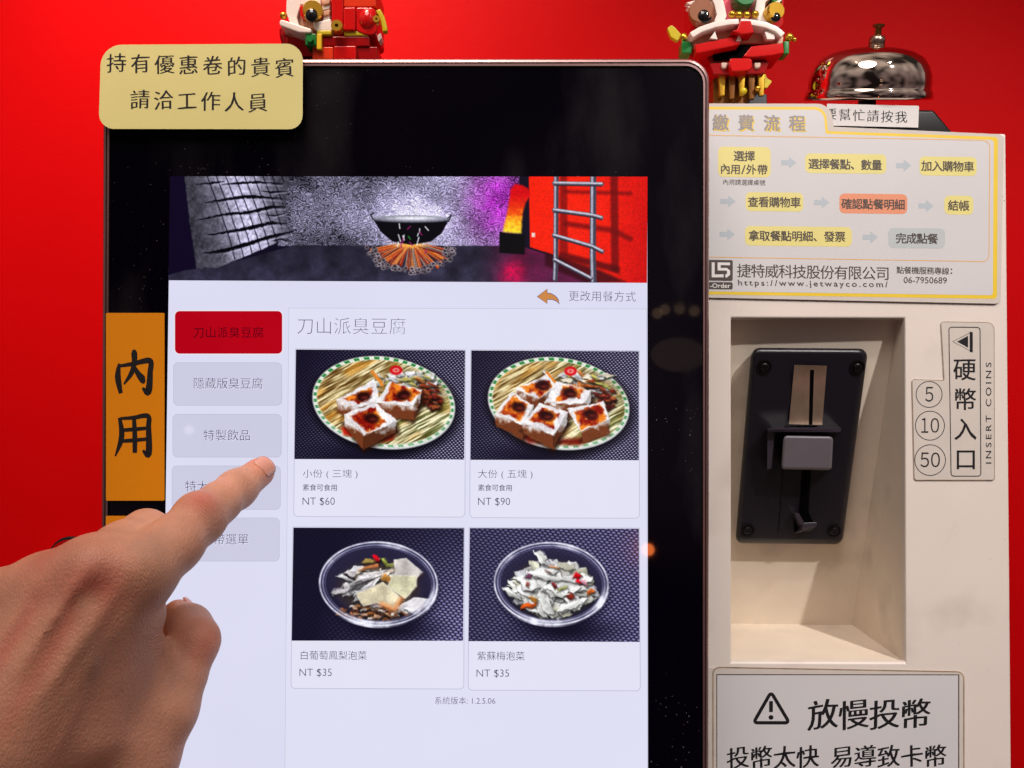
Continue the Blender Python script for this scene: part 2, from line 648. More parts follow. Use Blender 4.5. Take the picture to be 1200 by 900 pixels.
class Canvas:
    def __init__(s, u0, v0, u1, v1, sc=1.6):
        s.u0, s.v0, s.u1, s.v1, s.sc = u0, v0, u1, v1, sc
        s.w, s.h = int((u1 - u0) * sc), int((v1 - v0) * sc)
        s.U, s.V = np.meshgrid(np.linspace(u0, u1, s.w), np.linspace(v0, v1, s.h))
        s.a = np.zeros((s.h, s.w, 3))

    def put(s, m, col):
        col = np.asarray(col, float)
        m = np.clip(m, 0, 1)[..., None]
        s.a = s.a * (1 - m) + (col if col.ndim == 3 else col[None, None]) * m

    def noise(s, px, o=3):
        return vnoise(s.h, s.w, max(1.2, px * s.sc), o)

    def poly(s, pts, col=None, soft=0.7, wob=None):
        U, V = s.U, s.V
        if wob is not None:
            U, V = U + wob, V + np.roll(wob, 37, 1)
        ins = np.zeros(U.shape, bool)
        dist = np.full(U.shape, 1e9)
        n = len(pts)
        for i in range(n):
            x0, y0 = pts[i]
            x1, y1 = pts[(i + 1) % n]
            if y0 != y1:
                c = ((y0 > V) != (y1 > V)) & (U < (x1 - x0) * (V - y0) / (y1 - y0) + x0)
                ins ^= c
            dx, dy = x1 - x0, y1 - y0
            L = dx * dx + dy * dy + 1e-9
            t = np.clip(((U - x0) * dx + (V - y0) * dy) / L, 0, 1)
            dist = np.minimum(dist, np.hypot(U - x0 - t * dx, V - y0 - t * dy))
        m = np.clip(np.where(ins, dist, -dist) / soft * 0.5 + 0.5, 0, 1)
        if col is not None:
            s.put(m, col)
        return m

    def ell(s, cx, cy, rx, ry, col=None, ang=0.0, soft=0.7):
        c, n = math.cos(ang), math.sin(ang)
        x, y = s.U - cx, s.V - cy
        x, y = x * c + y * n, -x * n + y * c
        r = np.hypot(x / rx, y / ry)
        m = np.clip((1 - r) * min(rx, ry) / soft * 0.5 + 0.5, 0, 1)
        if col is not None:
            s.put(m, col)
        return m

    def line(s, pts, w, col=None, soft=0.6):
        d = np.full(s.U.shape, 1e9)
        for (x0, y0), (x1, y1) in zip(pts[:-1], pts[1:]):
            dx, dy = x1 - x0, y1 - y0
            L = dx * dx + dy * dy + 1e-9
            t = np.clip(((s.U - x0) * dx + (s.V - y0) * dy) / L, 0, 1)
            d = np.minimum(d, np.hypot(s.U - x0 - t * dx, s.V - y0 - t * dy))
        m = np.clip((w / 2 - d) / soft * 0.5 + 0.5, 0, 1)
        if col is not None:
            s.put(m, col)
        return m


def picture(name, cv, plane, corners, h, parent):
    """corners tl, tr, br, bl in px; the canvas becomes a flat sheet of coloured vertices"""
    w, hh = cv.w, cv.h
    tl, tr, br, bl = [np.array(c, float) for c in corners]
    s, t = np.meshgrid(np.linspace(0, 1, w), np.linspace(0, 1, hh))
    s, t = s[..., None], t[..., None]
    uv = (tl * (1 - s) + tr * s) * (1 - t) + (bl * (1 - s) + br * s) * t
    dx, dz = (uv[..., 0] - 600) / F, (450 - uv[..., 1]) / F
    k = (plane.c - h) / (1 - plane.a * dz - plane.b * dx)
    co = np.stack([dx * k, k, dz * k], -1).reshape(-1, 3) - np.array(origin(parent))
    idx = np.arange(w * hh).reshape(hh, w)
    q = np.stack([idx[:-1, :-1], idx[1:, :-1], idx[1:, 1:], idx[:-1, 1:]], -1).reshape(-1)
    nf = len(q) // 4
    me = bpy.data.meshes.new(name)
    me.vertices.add(w * hh)
    me.vertices.foreach_set('co', co.astype(np.float32).ravel())
    me.loops.add(nf * 4)
    me.loops.foreach_set('vertex_index', q.astype(np.int32))
    me.polygons.add(nf)
    me.polygons.foreach_set('loop_start', (np.arange(nf) * 4).astype(np.int32))
    me.update(calc_edges=True)
    ca = me.color_attributes.new('picture', 'FLOAT_COLOR', 'POINT')
    c = np.clip(cv.a, 0, 255) / 255
    c = np.where(c <= 0.04045, c / 12.92, ((c + 0.055) / 1.055) ** 2.4)
    rgba = np.ones((w * hh, 4), np.float32)
    rgba[:, :3] = c.reshape(-1, 3)
    ca.data.foreach_set('color', rgba.ravel())
    m, t, b = nt(name + '_display')
    at_ = t.nodes.new('ShaderNodeAttribute')
    at_.attribute_name = 'picture'
    b.inputs['Base Color'].default_value = (0.003, 0.003, 0.004, 1)
    b.inputs['Roughness'].default_value = 0.12
    b.inputs['Specular IOR Level'].default_value = 0.35
    t.links.new(at_.outputs['Color'], b.inputs['Emission Color'])
    b.inputs['Emission Strength'].default_value = 1.0
    me.materials.append(m)
    o = bpy.data.objects.new(name, me)
    COL.objects.link(o)
    o.parent = parent
    return o


def mix3(a, b, t):
    a, b = np.asarray(a, float), np.asarray(b, float)
    return a + (b - a) * t[..., None]


def paint_banner():
    c = Canvas(197, 206, 760, 332, 1.9)
    U, V = c.U, c.V
    c.a[:] = (26, 22, 42)
    n1, n2, n3 = c.noise(3), c.noise(9), c.noise(40)
    # patterned back wall: overlapping scrolls
    row = np.floor(V / 7.0)
    xx, yy = (U + 5.5 * (row % 2) + 16 * (n2 - .5)) % 11 - 5.5, (V + 9 * (c.noise(12) - .5)) % 7.0 - 6.0
    rr = np.hypot(xx, yy * 1.1) + 1.5 * (n1 - .5)
    sw = np.sin(rr * 2.1 + np.arctan2(yy, xx) * .8)
    lum = 82 + 46 * sw * (.5 + n1) + 46 * (n1 - .5) + 90 * (c.noise(26, 2) - 0.5)
    glow = np.exp(-(((U - 482) / 60) ** 2 + ((V - 258) / 45) ** 2))
    lum = lum + 130 * glow + 36 * np.exp(-((U - 545) / 60) ** 2)
    base = np.stack([lum, lum * 0.97, lum * 1.16], -1)
    mag = np.exp(-(((U - 588) / 34) ** 2 + ((V - 236) / 46) ** 2)) * (0.6 + 0.6 * n2)
    base = base * (1 - 0.75 * np.clip(mag, 0, 1)[..., None]) + np.array([205, 30, 215]) * (0.35 + 0.65 * np.clip(lum / 160, 0, 1))[..., None] * np.clip(mag, 0, 1)[..., None]
    c.put(c.poly([(325, 204), (609, 204), (609, 289), (325, 290)]), base)
    # floor
    fl = 30 + 34 * c.noise(16) + 20 * np.exp(-((V - 330) / 20) ** 2) * n2
    flo = np.stack([fl, fl * 0.95, fl * 1.28], -1)
    rd = np.clip((U - 560) / 70, 0, 1) * (0.5 + 0.5 * n2)
    flo = flo * (1 - 0.6 * rd[..., None]) + np.array([120, 12, 60]) * rd[..., None] * 0.8
    pk = np.clip(np.exp(-(((U - 602) / 15) ** 2 + ((V - 322) / 16) ** 2)) * (.35 + .9 * n1), 0, .9)
    flo = flo * (1 - pk[..., None]) + np.array([235, 20, 90]) * pk[..., None]
    c.put(c.poly([(196, 322), (250, 316), (345, 289), (612, 289), (655, 303), (705, 331), (760, 340), (196, 340)]), flo)
    c.put(c.poly([(196, 204), (214, 204), (222, 270), (228, 316), (196, 326)]), (24, 18, 44))
    # tiled slope
    w = 2.2 * (c.noise(6) - 0.5)
    b = np.exp(-((U - 285 - (V - 240) * 0.25) / 34) ** 2)
    tl = 70 + 150 * b * (0.55 + 0.6 * n1) + 50 * (n2 - 0.5) + 30 * (n1 - .5)
    tile = np.stack([tl, tl * 0.98, tl * 1.12], -1)
    c.put(c.poly([(214, 204), (338, 204), (332, 250), (338, 278), (312, 292), (256, 316), (230, 318), (222, 268)], wob=w), tile)
    for k in range(9):
        x = 246 + k * 11
        m = c.line([(x - 6, 204), (x + 8, 240), (x + 22, 280), (x + 32, 318)], 1.3)
        c.put(m * c.poly([(240, 204), (332, 204), (330, 285), (300, 300), (255, 312)]) * 0.8, (20, 17, 34))
    for pts, wd in (([(228, 216), (248, 214), (262, 212)], 2.4), ([(258, 216), (285, 214), (300, 213), (330, 215)], 3.2), ([(238, 238), (262, 234), (285, 231), (304, 231), (330, 233)], 3.4),
                    ([(230, 259), (262, 252), (290, 250), (318, 243), (334, 243)], 3.8), ([(243, 277), (268, 273), (296, 268), (318, 262), (334, 263)], 4.0),
                    ([(238, 299), (262, 296), (290, 288), (318, 279), (344, 272)], 4.6), ([(304, 224), (318, 225), (334, 224)], 2), ([(310, 252), (320, 254), (334, 250)], 2), ([(318, 284), (330, 282), (336, 284)], 2)):
        up = [(x, y - wd * (.12 + .55 * math.sin(math.pi * k_ / (len(pts) - 1)) * random.uniform(.6, 1.3))) for k_, (x, y) in enumerate(pts)]
        dn_ = [(x, y + wd * (.10 + .40 * math.sin(math.pi * k_ / (len(pts) - 1)) * random.uniform(.6, 1.3))) for k_, (x, y) in enumerate(pts)]
        c.put(c.line([(x, y + wd * .7 + .6) for x, y in pts[1:]], 1.0, soft=1) * .5, (210, 210, 235))
        c.poly(up + dn_[::-1], (10, 8, 20), wob=2.4 * (n1 - .5))
    # red wall on the right with the ladder and its shade
    rw = mix3((246, 44, 14), (205, 18, 12), np.clip((U - 690) / 80 + (n3 - .5), 0, 1))
    c.put(c.poly([(620, 204), (762, 204), (762, 334), (704, 332), (652, 300), (622, 290)]), rw)
    sh = (122, 14, 12)
    c.put(c.poly([(716, 204), (725, 204), (727, 322), (718, 318)], soft=1.5) * .85, sh)
    c.put(c.line([(662, 224), (740, 226)], 4, soft=2) * .8, sh)
    c.put(c.line([(664, 262), (720, 270), (740, 280)], 6, soft=2) * .8, sh)
    c.put(c.line([(660, 300), (724, 316)], 8, soft=2) * .8, (90, 8, 12))
    c.put(c.poly([(657, 204), (665, 204), (667, 305), (657, 312)], soft=1.5) * .7, sh)
    c.put(c.poly([(640, 296), (706, 318), (735, 331), (690, 333), (640, 312)], soft=2) * .8, (60, 10, 24))
    for pts, wd in (([(652.5, 207), (652.5, 310), (652, 328)], 6), ([(696, 207), (696, 300), (697, 330)], 7.5)):
        c.put(c.line(pts, wd), (78, 76, 92))
        c.put(c.line([(x - 1.2, y) for x, y in pts], wd * .35), (176, 178, 196))
    for pts in ([(650, 214), (706, 215)], [(650, 246), (695, 252), (706, 255)], [(650, 276), (695, 289), (707, 295)], [(651, 305), (694, 327)]):
        c.put(c.line(pts, 5), (92, 90, 106))
        c.put(c.line([(x, y - 1) for x, y in pts], 2), (205, 205, 220))
        c.put(c.line([(x + .2, y + 2.4) for x, y in pts], .9), (36, 24, 34))
    c.put(c.poly([(624, 273), (628, 273), (628, 278), (624, 278)]), (235, 220, 215))
    # flame lamp
    c.put(c.poly([(586, 272), (616, 275), (616, 299), (586, 297)]), (12, 10, 18))
    ft = np.clip((V - 215) / 58, 0, 1)
    fc = mix3((214, 14, 24), (255, 120, 20), np.clip(ft * 1.6 - .3, 0, 1))
    fc = fc + (np.array([255, 226, 60]) - fc) * np.clip(ft * 2.2 - 1.2 + 0.7 * (n1 - 0.4), 0, 1)[..., None]
    c.put(c.poly([(590, 272), (611, 274), (613, 250), (617, 236), (622, 228), (620, 221), (612, 216), (604, 215), (599, 221), (595, 246)], soft=1.4, wob=2 * (n2 - .5)), fc)
    # wok over a bundle of bamboo
    for k in range(90):
        a = math.radians(random.uniform(4, 176))
        r0, r1 = random.uniform(4, 20), random.uniform(34, 50)
        x0, y0 = 482 + math.cos(a) * r0 * 1.1, 288 + math.sin(a) * r0 * .4
        x1, y1 = 482 + math.cos(a) * r1, 291 + math.sin(a) * r1 * .62
        col = random.choice([(190, 78, 26), (150, 40, 18), (214, 120, 50), (96, 34, 30), (110, 100, 104)])
        c.put(c.line([(x0, y0), (x1, y1)], 2.6), col)
        c.put(c.line([(x0, y0 - .9), (x1, y1 - .9)], .7) * .7, (236, 190, 150))
    for k in range(95):
        a = math.radians(random.uniform(-2, 182))
        q = random.uniform(.80, 1.04)
        x1, y1 = 482 + math.cos(a) * 50 * q, 292 + math.sin(a) * 30 * q
        g_ = random.uniform(.5, 1)
        c.ell(x1, y1, 2.7, 2.3, (190 * g_, 180 * g_, 190 * g_))
        c.ell(x1, y1, 1.6, 1.3, (50, 38, 48))
    c.put(np.exp(-(((U - 482) / 16) ** 2 + ((V - 288) / 4) ** 2)), (255, 190, 90))
    c.put(c.poly([(437, 257), (484, 260), (527, 257), (518, 274), (505, 284), (482, 288), (460, 284), (446, 272)]), (14, 13, 20))
    c.ell(482, 257, 45, 4.6, (60, 60, 76))
    c.ell(484, 256, 36, 3.2, (238, 238, 250), soft=2.5)
    c.put(c.line([(437, 257), (434, 252), (438, 250)], 1.3), (24, 22, 30))
    c.put(c.line([(525, 256), (529, 252), (526, 260)], 1.3), (24, 22, 30))
    for k in range(16):
        x, y = random.uniform(466, 500), random.uniform(262, 296)
        c.put(c.line([(x, y), (x + random.uniform(-4, 4), y + random.uniform(3, 9))], 1.2), random.choice([(235, 230, 236), (60, 150, 60), (240, 240, 250), (160, 40, 120)]))
    c.a = np.clip((c.a - 16) * 1.08, 0, 255) * (0.9 + 0.2 * c.noise(1.4, 1))[..., None]
    return c


def mat_pattern(c, bright, ang=0.12, pitch=4.6, dark=(24, 20, 40), lightc=(176, 172, 206), ex=1.3):
    ca, sa = math.cos(ang), math.sin(ang)
    x, y = c.U * ca + c.V * sa, -c.U * sa + c.V * ca
    row = np.floor(y / (pitch * .5))
    dots = np.cos((x / pitch + 0.5 * (row % 2)) * 2 * np.pi) * 0.5 + 0.5
    dots *= 0.55 + 0.45 * np.cos(y / (pitch * .5) * 2 * np.pi + np.pi)
    f = np.clip(dots ** ex * bright * 1.5, 0, 1)
    c.put(np.ones_like(f), mix3(dark, lightc, f))


def leaf(c, x, y, a, L, w, col, n, dark=.45, edge=.55):
    """a curled scrap: shaded body, lit ridge, dark under-edge"""
    ca, sa = math.cos(a), math.sin(a)
    col = np.array(col, float)
    r0 = int(min(c.h - 2, max(0, (y - L - w - 6 - c.v0) * c.sc)))
    r1 = int(min(c.h, max(r0 + 2, (y + L + w + 8 - c.v0) * c.sc)))
    q0 = int(min(c.w - 2, max(0, (x - L - w - 6 - c.u0) * c.sc)))
    q1 = int(min(c.w, max(q0 + 2, (x + L + w + 8 - c.u0) * c.sc)))
    sub = Canvas.__new__(Canvas)
    sub.U, sub.V, sub.a, sub.sc = c.U[r0:r1, q0:q1], c.V[r0:r1, q0:q1], c.a[r0:r1, q0:q1], c.sc
    sub.h, sub.w = sub.U.shape
    n = n[r0:r1, q0:q1]
    pts = []
    for k in range(9):
        t = 2 * math.pi * k / 9
        q = random.uniform(.62, 1.18)
        ex, ey = (L + w * .35) * q * math.cos(t), w * .62 * q * math.sin(t)
        ey += .25 * w * math.sin(ex / (L + .1) * 2.5)
        pts.append((x + ca * ex - sa * ey, y + (sa * ex + ca * ey) * .8))
    wob = min(3.0, .35 * w + .4) * (n - .5) * 2
    sub.put(sub.poly([(p[0] + .8, p[1] + 1.8) for p in pts], soft=1.8, wob=wob) * .8, col * .16)
    ph = random.uniform(0, 6)
    fold = np.sin(((sub.U - x) * -sa + (sub.V - y) * ca) * (4.2 / max(2.0, w)) + ph + 2.2 * (n - .5)) * .5 + .5
    t = np.clip((sub.V - (y - w / 2)) / max(1, w), 0, 1)
    sh = (1.08 - dark * t * .7) * (.80 + .24 * fold) * (.84 + .32 * n)
    sub.put(sub.poly(pts, wob=wob, soft=.8), np.clip(col[None, None] * sh[..., None], 0, 250))
    sub.put(sub.line([pts[5], pts[6], pts[7]], max(.7, w * .14), soft=.8) * edge * .8, np.clip(col * 1.2, 0, 250))
    c.a[r0:r1, q0:q1] = sub.a


_tab = rng.random((256, 256))


def an(x, y):
    xi, yi = np.floor(x).astype(int), np.floor(y).astype(int)
    fx, fy = x - xi, y - yi
    fx, fy = fx * fx * (3 - 2 * fx), fy * fy * (3 - 2 * fy)
    T_ = lambda i, j: _tab[i & 255, j & 255]
    return (T_(xi, yi) * (1 - fx) + T_(xi + 1, yi) * fx) * (1 - fy) + (T_(xi, yi + 1) * (1 - fx) + T_(xi + 1, yi + 1) * fx) * fy


def tofu(c, pts, n, sauce=True, hole=True):
    """a fried block: pale crusty top, brown sides, sauce pooled round a hole"""
    cx, cy = sum(p[0] for p in pts) / 4, sum(p[1] for p in pts) / 4
    pts = [(cx + (p[0] - cx) * 1.16, cy + (p[1] - cy) * 1.16) for p in pts]
    far, right, near, left = pts
    n6, n3 = c.noise(7), c.noise(3.5)
    w = 3.6 * (n6 - .5) + .5 * (n3 - .5)
    dn = 15
    c.poly([(left[0] - 2, left[1] + dn - 4), (near[0], near[1] + dn + 5), (right[0] + 4, right[1] + dn), (right[0], right[1])], (36, 16, 8), soft=3.5)
    lowk = np.clip((c.V - cy - 4) / 16 + 1.1 * (n6 - .5) + .5 * (n3 - .5), 0, 1)
    side = mix3((232, 226, 226), (122, 66, 38), np.clip(lowk * 1.7 - .35, 0, 1))
    c.poly([left, near, (near[0], near[1] + dn + 2), (left[0] + 1, left[1] + dn - 1)], side * .96, wob=w)
    c.poly([near, right, (right[0] - 1, right[1] + dn - 2), (near[0], near[1] + dn + 2)], side * .74, wob=w)
    c.poly(pts, mix3((206, 200, 204), (247, 244, 246), np.clip(n6 * 1.6 - .2 + .35 * (n3 - .5), 0, 1)), wob=w)
    c.put(c.line([left, near, right], 1.1, soft=1.2) * .35, (250, 248, 250))
    ox, oy = random.uniform(-2, 2), random.uniform(-1.5, 1)
    sc = [(cx + ox + (p[0] - cx) * random.uniform(.5, 1.0), cy + oy + (p[1] - cy) * random.uniform(.5, .98) - 0.5) for p in pts]
    k = np.clip(n6 * 2.6 - .8 + .5 * (n3 - .5), 0, 1)
    if sauce:
        c.poly(sc, mix3((136, 22, 12), (232, 134, 40), k), wob=7 * (n6 - .5) + 2 * (n3 - .5), soft=1.2)
        c.put(c.poly(sc, wob=7 * (n6 - .5)) * np.clip(n3 * 6 - 4.6, 0, 1) * .7, (250, 214, 170))
    if hole:
        hx, hy = cx + ox + random.uniform(-1, 3), cy + oy - random.uniform(0, 2)
        c.put(c.ell(hx + w, hy + w * .4, 8.6, 6.0, None, random.uniform(-.4, .4), soft=1.8) * .95, (44, 12, 12))
        c.ell(hx + 2, hy + 1.5, 3.4, 1.5, (112, 40, 34), soft=1.4)


def basket(c, cx, cy, rx, ry, n1, n2, ang):
    c.ell(cx + 2, cy + 5, rx + 2, ry + 2, (8, 7, 16), ang, soft=6)
    c.ell(cx, cy, rx, ry, (226, 226, 214), ang)
    ca, sa = math.cos(-.50), math.sin(-.50)
    x_, y_ = c.U * ca + c.V * sa, -c.U * sa + c.V * ca
    n18 = c.noise(18)
    yw = y_ + 3.5 * (n18 - .5) + .05 * x_
    wv = 3.2 * (an(x_ / 15 + 7, yw / 1.9) - .5) + .35 * np.sin(y_ * 2.0 + 3 * n18)
    band = np.sin(y_ * .42 + 2.5 * n18)
    wcol = mix3((92, 62, 20), (240, 226, 180), np.clip(.56 + .42 * wv + .35 * (n18 - .5), 0, 1))
    wcol = wcol + (np.array([216, 150, 56]) - wcol) * np.clip(1.6 * (an(x_ / 26, yw / 6 + 40) - .45), 0, .6)[..., None]
    tint = np.clip((c.U - cx + 24) / rx * .7 + .9 * (n18 - .5), 0, 1)
    wcol = wcol * (1 - .55 * tint[..., None]) + mix3((70, 128, 70), (246, 248, 232), np.clip(.60 + .5 * wv, 0, 1)) * .55 * tint[..., None]
    m = c.ell(cx, cy, rx - 5, ry - 4.5, None, ang)
    c.put(m, wcol)
    ri = c.ell(cx, cy, rx - .8, ry - .8, None, ang) * (1 - c.ell(cx, cy, rx - 4.4, ry - 4.0, None, ang))
    t = np.arctan2((c.V - cy) / ry, (c.U - cx) / rx)
    seg = np.clip(np.sin(t * 44) * 2.2 + .75, 0, 1)
    lightr = np.clip((c.V - cy) / ry * 1.1 + .2, 0, 1)
    gc = mix3((222, 226, 214), (44, 132, 66), seg * (1 - .45 * lightr))
    c.put(ri, gc)
    ro = c.ell(cx, cy + 1.5, rx, ry, None, ang) * (1 - c.ell(cx, cy, rx - 1, ry - 1, None, ang))
    c.put(ro * .9, (214, 216, 216))


def paint_tofu(five):
    u0, v0 = (551, 410) if five else (345, 409)
    c = Canvas(u0, v0, u0 + 199, v0 + 130, 2.0)
    n1, n2 = c.noise(2.2), c.noise(7)
    x, y = (c.U - u0) / 199, (c.V - v0) / 130
    br = np.clip(0.16 + .7 * x + .25 * y - (0 if five else .12), .05, .95) * np.clip(1.2 - np.exp(-((x - .4) / .35) ** 2 - ((y - .98) / .16) ** 2) * 1.1, 0, 1)
    mat_pattern(c, br, .10, 4.4)
    cx, cy = u0 + 104, v0 + 62
    basket(c, cx, cy, 84, 54, n1, n2, 0.14)
    # pickled cabbage heap at the back
    c.ell(cx + 34, cy - 18, 34, 16, (120, 104, 80), .25, soft=8)
    for k in range(64):
        px, py = cx + 26 + max(-38, min(30, random.gauss(0, 18))), cy - 22 + max(-12, min(14, random.gauss(0, 6.5)))
        col = random.choice([(230, 230, 236), (206, 204, 214), (236, 226, 204), (176, 178, 96), (206, 130, 70), (240, 240, 240), (214, 214, 206)])
        leaf(c, px, py, random.uniform(-.9, .9), random.uniform(4, 10), random.uniform(3, 7), col, n2, dark=.3)
    for k in range(44):
        px, py = cx + 56 + max(-12, min(10, random.gauss(0, 7))), cy - 4 + max(-10, min(12, random.gauss(0, 6)))
        leaf(c, px, py, random.uniform(-1, 1), random.uniform(2, 5), random.uniform(2, 4), random.choice([(110, 34, 24), (140, 50, 26), (170, 90, 50), (84, 20, 20), (120, 40, 36)]), n2, edge=.8)
    for k in range(9):
        leaf(c, cx + 44 + random.gauss(0, 8), cy - 24 + random.gauss(0, 3), random.uniform(-.2, .6), 7, 3, random.choice([(200, 106, 50), (220, 150, 90), (160, 70, 40), (190, 180, 100)]), n2, edge=.8)
    c.put(c.line([(cx - 14, cy - 36), (cx - 4, cy - 24), (cx - 2, cy - 20)], 3.4, soft=1.2), (226, 132, 40))
    c.ell(cx + 14, cy - 38, 7.5, 5.6, (206, 22, 34))
    c.ell(cx + 14, cy - 38, 4, 2.6, (226, 150, 140))
    c.ell(cx + 14, cy - 38, 1.6, 1.1, (206, 30, 40))
    o = (u0 - 345 if not five else 0, 0)
    if not five:
        for p in ([(400, 500), (418, 504), (414, 513), (402, 510)], [(446, 512), (464, 506), (460, 516), (448, 518)]):
            c.poly(p, (190, 40, 22), soft=2)
        tofu(c, [(436, 446), (441, 468), (418, 476), (398, 468)], n1)
        tofu(c, [(457, 449), (490, 457), (482, 474), (443, 471)], n1)
        tofu(c, [(439, 474), (460, 493), (427, 508), (407, 486)], n1)
    else:
        c.poly([(590, 500), (650, 516), (700, 512), (680, 522), (620, 520)], (120, 30, 16), soft=3)
        tofu(c, [(640, 440), (650, 452), (632, 465), (608, 455)], n1)
        tofu(c, [(655, 448), (690, 458), (682, 472), (642, 470)], n1)
        tofu(c, [(600, 462), (622, 476), (612, 496), (583, 484)], n1)
        tofu(c, [(634, 474), (662, 484), (648, 508), (616, 494)], n1)
        tofu(c, [(668, 480), (706, 472), (712, 490), (684, 504)], n1)
    c.a = np.clip(128 + (c.a - 128) * 1.10, 0, 255) * (0.93 + 0.14 * c.noise(1.3, 1))[..., None]
    return c


def paint_bowl(second):
    u0, v0 = (549, 618) if second else (342, 618)
    c = Canvas(u0, v0, u0 + 201, v0 + 133, 2.0)
    n1, n2 = c.noise(2.2), c.noise(7)
    x, y = (c.U - u0) / 201, (c.V - v0) / 133
    if second:
        br = np.clip(.42 + .25 * x, 0, 1)
    else:
        br = np.clip(-.1 + .8 * x * (0.5 + .8 * y), .03, .8)
    br = br * np.clip(1.15 - 1.1 * np.exp(-((x - .58) / .30) ** 2 - ((y - .9) / .13) ** 2), 0, 1)
    mat_pattern(c, br, .14, 6.2, (22, 19, 40), (150, 146, 196), ex=.55)
    cx, cy = (u0 + 97, v0 + 65) if second else (u0 + 101, v0 + 66)
    rx, ry = (68, 49) if second else (70, 50)
    ang = 0.05
    c.ell(cx + 2, cy + 8, rx - 6, ry - 2, (20, 17, 36), ang, soft=8)
    c.put(c.ell(cx, cy, rx, ry, None, ang) * .55, (38, 35, 56))
    # seen through the bowl: dim mat with a blurred far side
    c.put(c.ell(cx, cy - 4, rx - 6, ry - 8, None, ang, soft=4) * .35, (64, 60, 92))
    c.ell(cx, cy + 6, 46, 32, (60, 50, 50), ang, soft=6)
    if second:
        for k in range(120):
            r_, t_ = math.sqrt(random.random()), random.uniform(0, 6.28)
            px, py = cx + 2 + 47 * r_ * math.cos(t_), cy + 7 + 29 * r_ * math.sin(t_)
            g_ = random.uniform(.84, 1.0)
            col = np.array(random.choice([(240, 238, 238), (232, 230, 222), (226, 226, 232), (224, 222, 200)])) * g_
            leaf(c, px, py, random.uniform(-1.2, 1.2) if px > cx else random.uniform(0, 1.2), random.uniform(6, 13), random.uniform(6, 13), col, n2, dark=.35)
        c.n5 = c.noise(9, 2)
        for k in range(24):
            r_, t_ = math.sqrt(random.random()), random.uniform(0, 6.28)
            leaf(c, cx + 2 + 38 * r_ * math.cos(t_), cy + 8 + 24 * r_ * math.sin(t_), random.uniform(-1, 1.2), random.uniform(9, 17), random.uniform(8, 15), (246, 245, 243), c.n5, dark=.25)
        leaf(c, cx - 12, cy - 31, 1.0, 10, 11, (240, 240, 236), n2, dark=.2)
        leaf(c, cx - 48, cy + 12, .6, 14, 6, (236, 236, 230), n2)
        leaf(c, cx - 6, cy + 26, .9, 13, 11, (240, 240, 236), n2, dark=.25)
        leaf(c, cx + 24, cy + 26, -.6, 14, 10, (242, 242, 238), n2, dark=.25)
        leaf(c, cx + 6, cy + 8, .4, 14, 10, (240, 240, 236), n2, dark=.25)
        for (px, py, L, w_, a_, col) in ((cx - 28, cy + 26, 9, 6, -.5, (232, 100, 36)), (cx - 21, cy + 18, 5, 5, .3, (214, 140, 50)), (cx + 31, cy - 9, 3, 8, .2, (214, 16, 26)), (cx + 33, cy - 2, 3, 5, .2, (226, 24, 40)), (cx + 39, cy - 1, 5, 5, .6, (226, 160, 176)), (cx + 47, cy + 9, 5, 4, -.9, (230, 110, 44)),
                                         (cx + 22, cy + 15, 5, 7, .7, (146, 52, 38)), (cx + 4, cy + 2, 7, 4, .6, (126, 40, 40)), (cx - 28, cy - 9, 2, 6, 1.4, (130, 70, 104)), (cx - 28, cy + 1, 2, 3, 1.4, (170, 90, 80)), (cx + 4, cy - 19, 7, 2.5, .2, (196, 136, 90)), (cx + 14, cy + 5, 6, 3, -.6, (176, 180, 100)), (cx - 4, cy - 14, 4, 2, .5, (150, 120, 110))):
            leaf(c, px, py, a_, L, w_, col, n2, edge=.6)
    else:
        for k in range(70):
            r_, t_ = math.sqrt(random.random()), random.uniform(0, 6.28)
            px, py = cx - 6 + 40 * r_ * math.cos(t_), cy + 33 + 9 * r_ * math.sin(t_)
            leaf(c, px, py, random.uniform(-1, 1), random.uniform(2, 5), random.uniform(2, 5), random.choice([(170, 104, 60), (120, 66, 40), (196, 124, 70), (214, 170, 140), (206, 196, 190)]), n2)
        for k in range(60):
            r_, t_ = math.sqrt(random.random()), random.uniform(0, 6.28)
            px, py = cx - 2 + 42 * r_ * math.cos(t_), cy + 3 + 24 * r_ * math.sin(t_)
            col = np.array(random.choice([(240, 232, 234), (226, 218, 224), (240, 222, 204), (222, 204, 188), (236, 234, 240)]))
            leaf(c, px, py, random.uniform(-1.0, .6), random.uniform(5, 13), random.uniform(4, 9), col, n2, dark=.5)
        for k in range(7):
            leaf(c, cx - 26 + 3 * k, cy - 2 + random.uniform(-6, 8), random.uniform(-.9, -.3), 14, 4, (228, 222, 226), n2)
        for (px, py, L, w_, a_, col) in ((cx - 10, cy - 20, 13, 5, -.35, (206, 130, 84)), (cx - 8, cy - 27, 9, 5, -.3, (176, 150, 84)), (cx - 3, cy - 30, 5, 6, .4, (214, 20, 40)), (cx + 8, cy - 26, 5, 5, .6, (150, 160, 74)), (cx + 14, cy - 22, 6, 4, -.4, (170, 170, 100)), (cx + 12, cy - 5, 6, 8, .1, (200, 140, 70))):
            leaf(c, px, py, a_, L, w_, col, n2, edge=.5)
        sh = np.clip(.90 + .45 * (c.noise(12) - .5), .6, 1.1)[..., None]
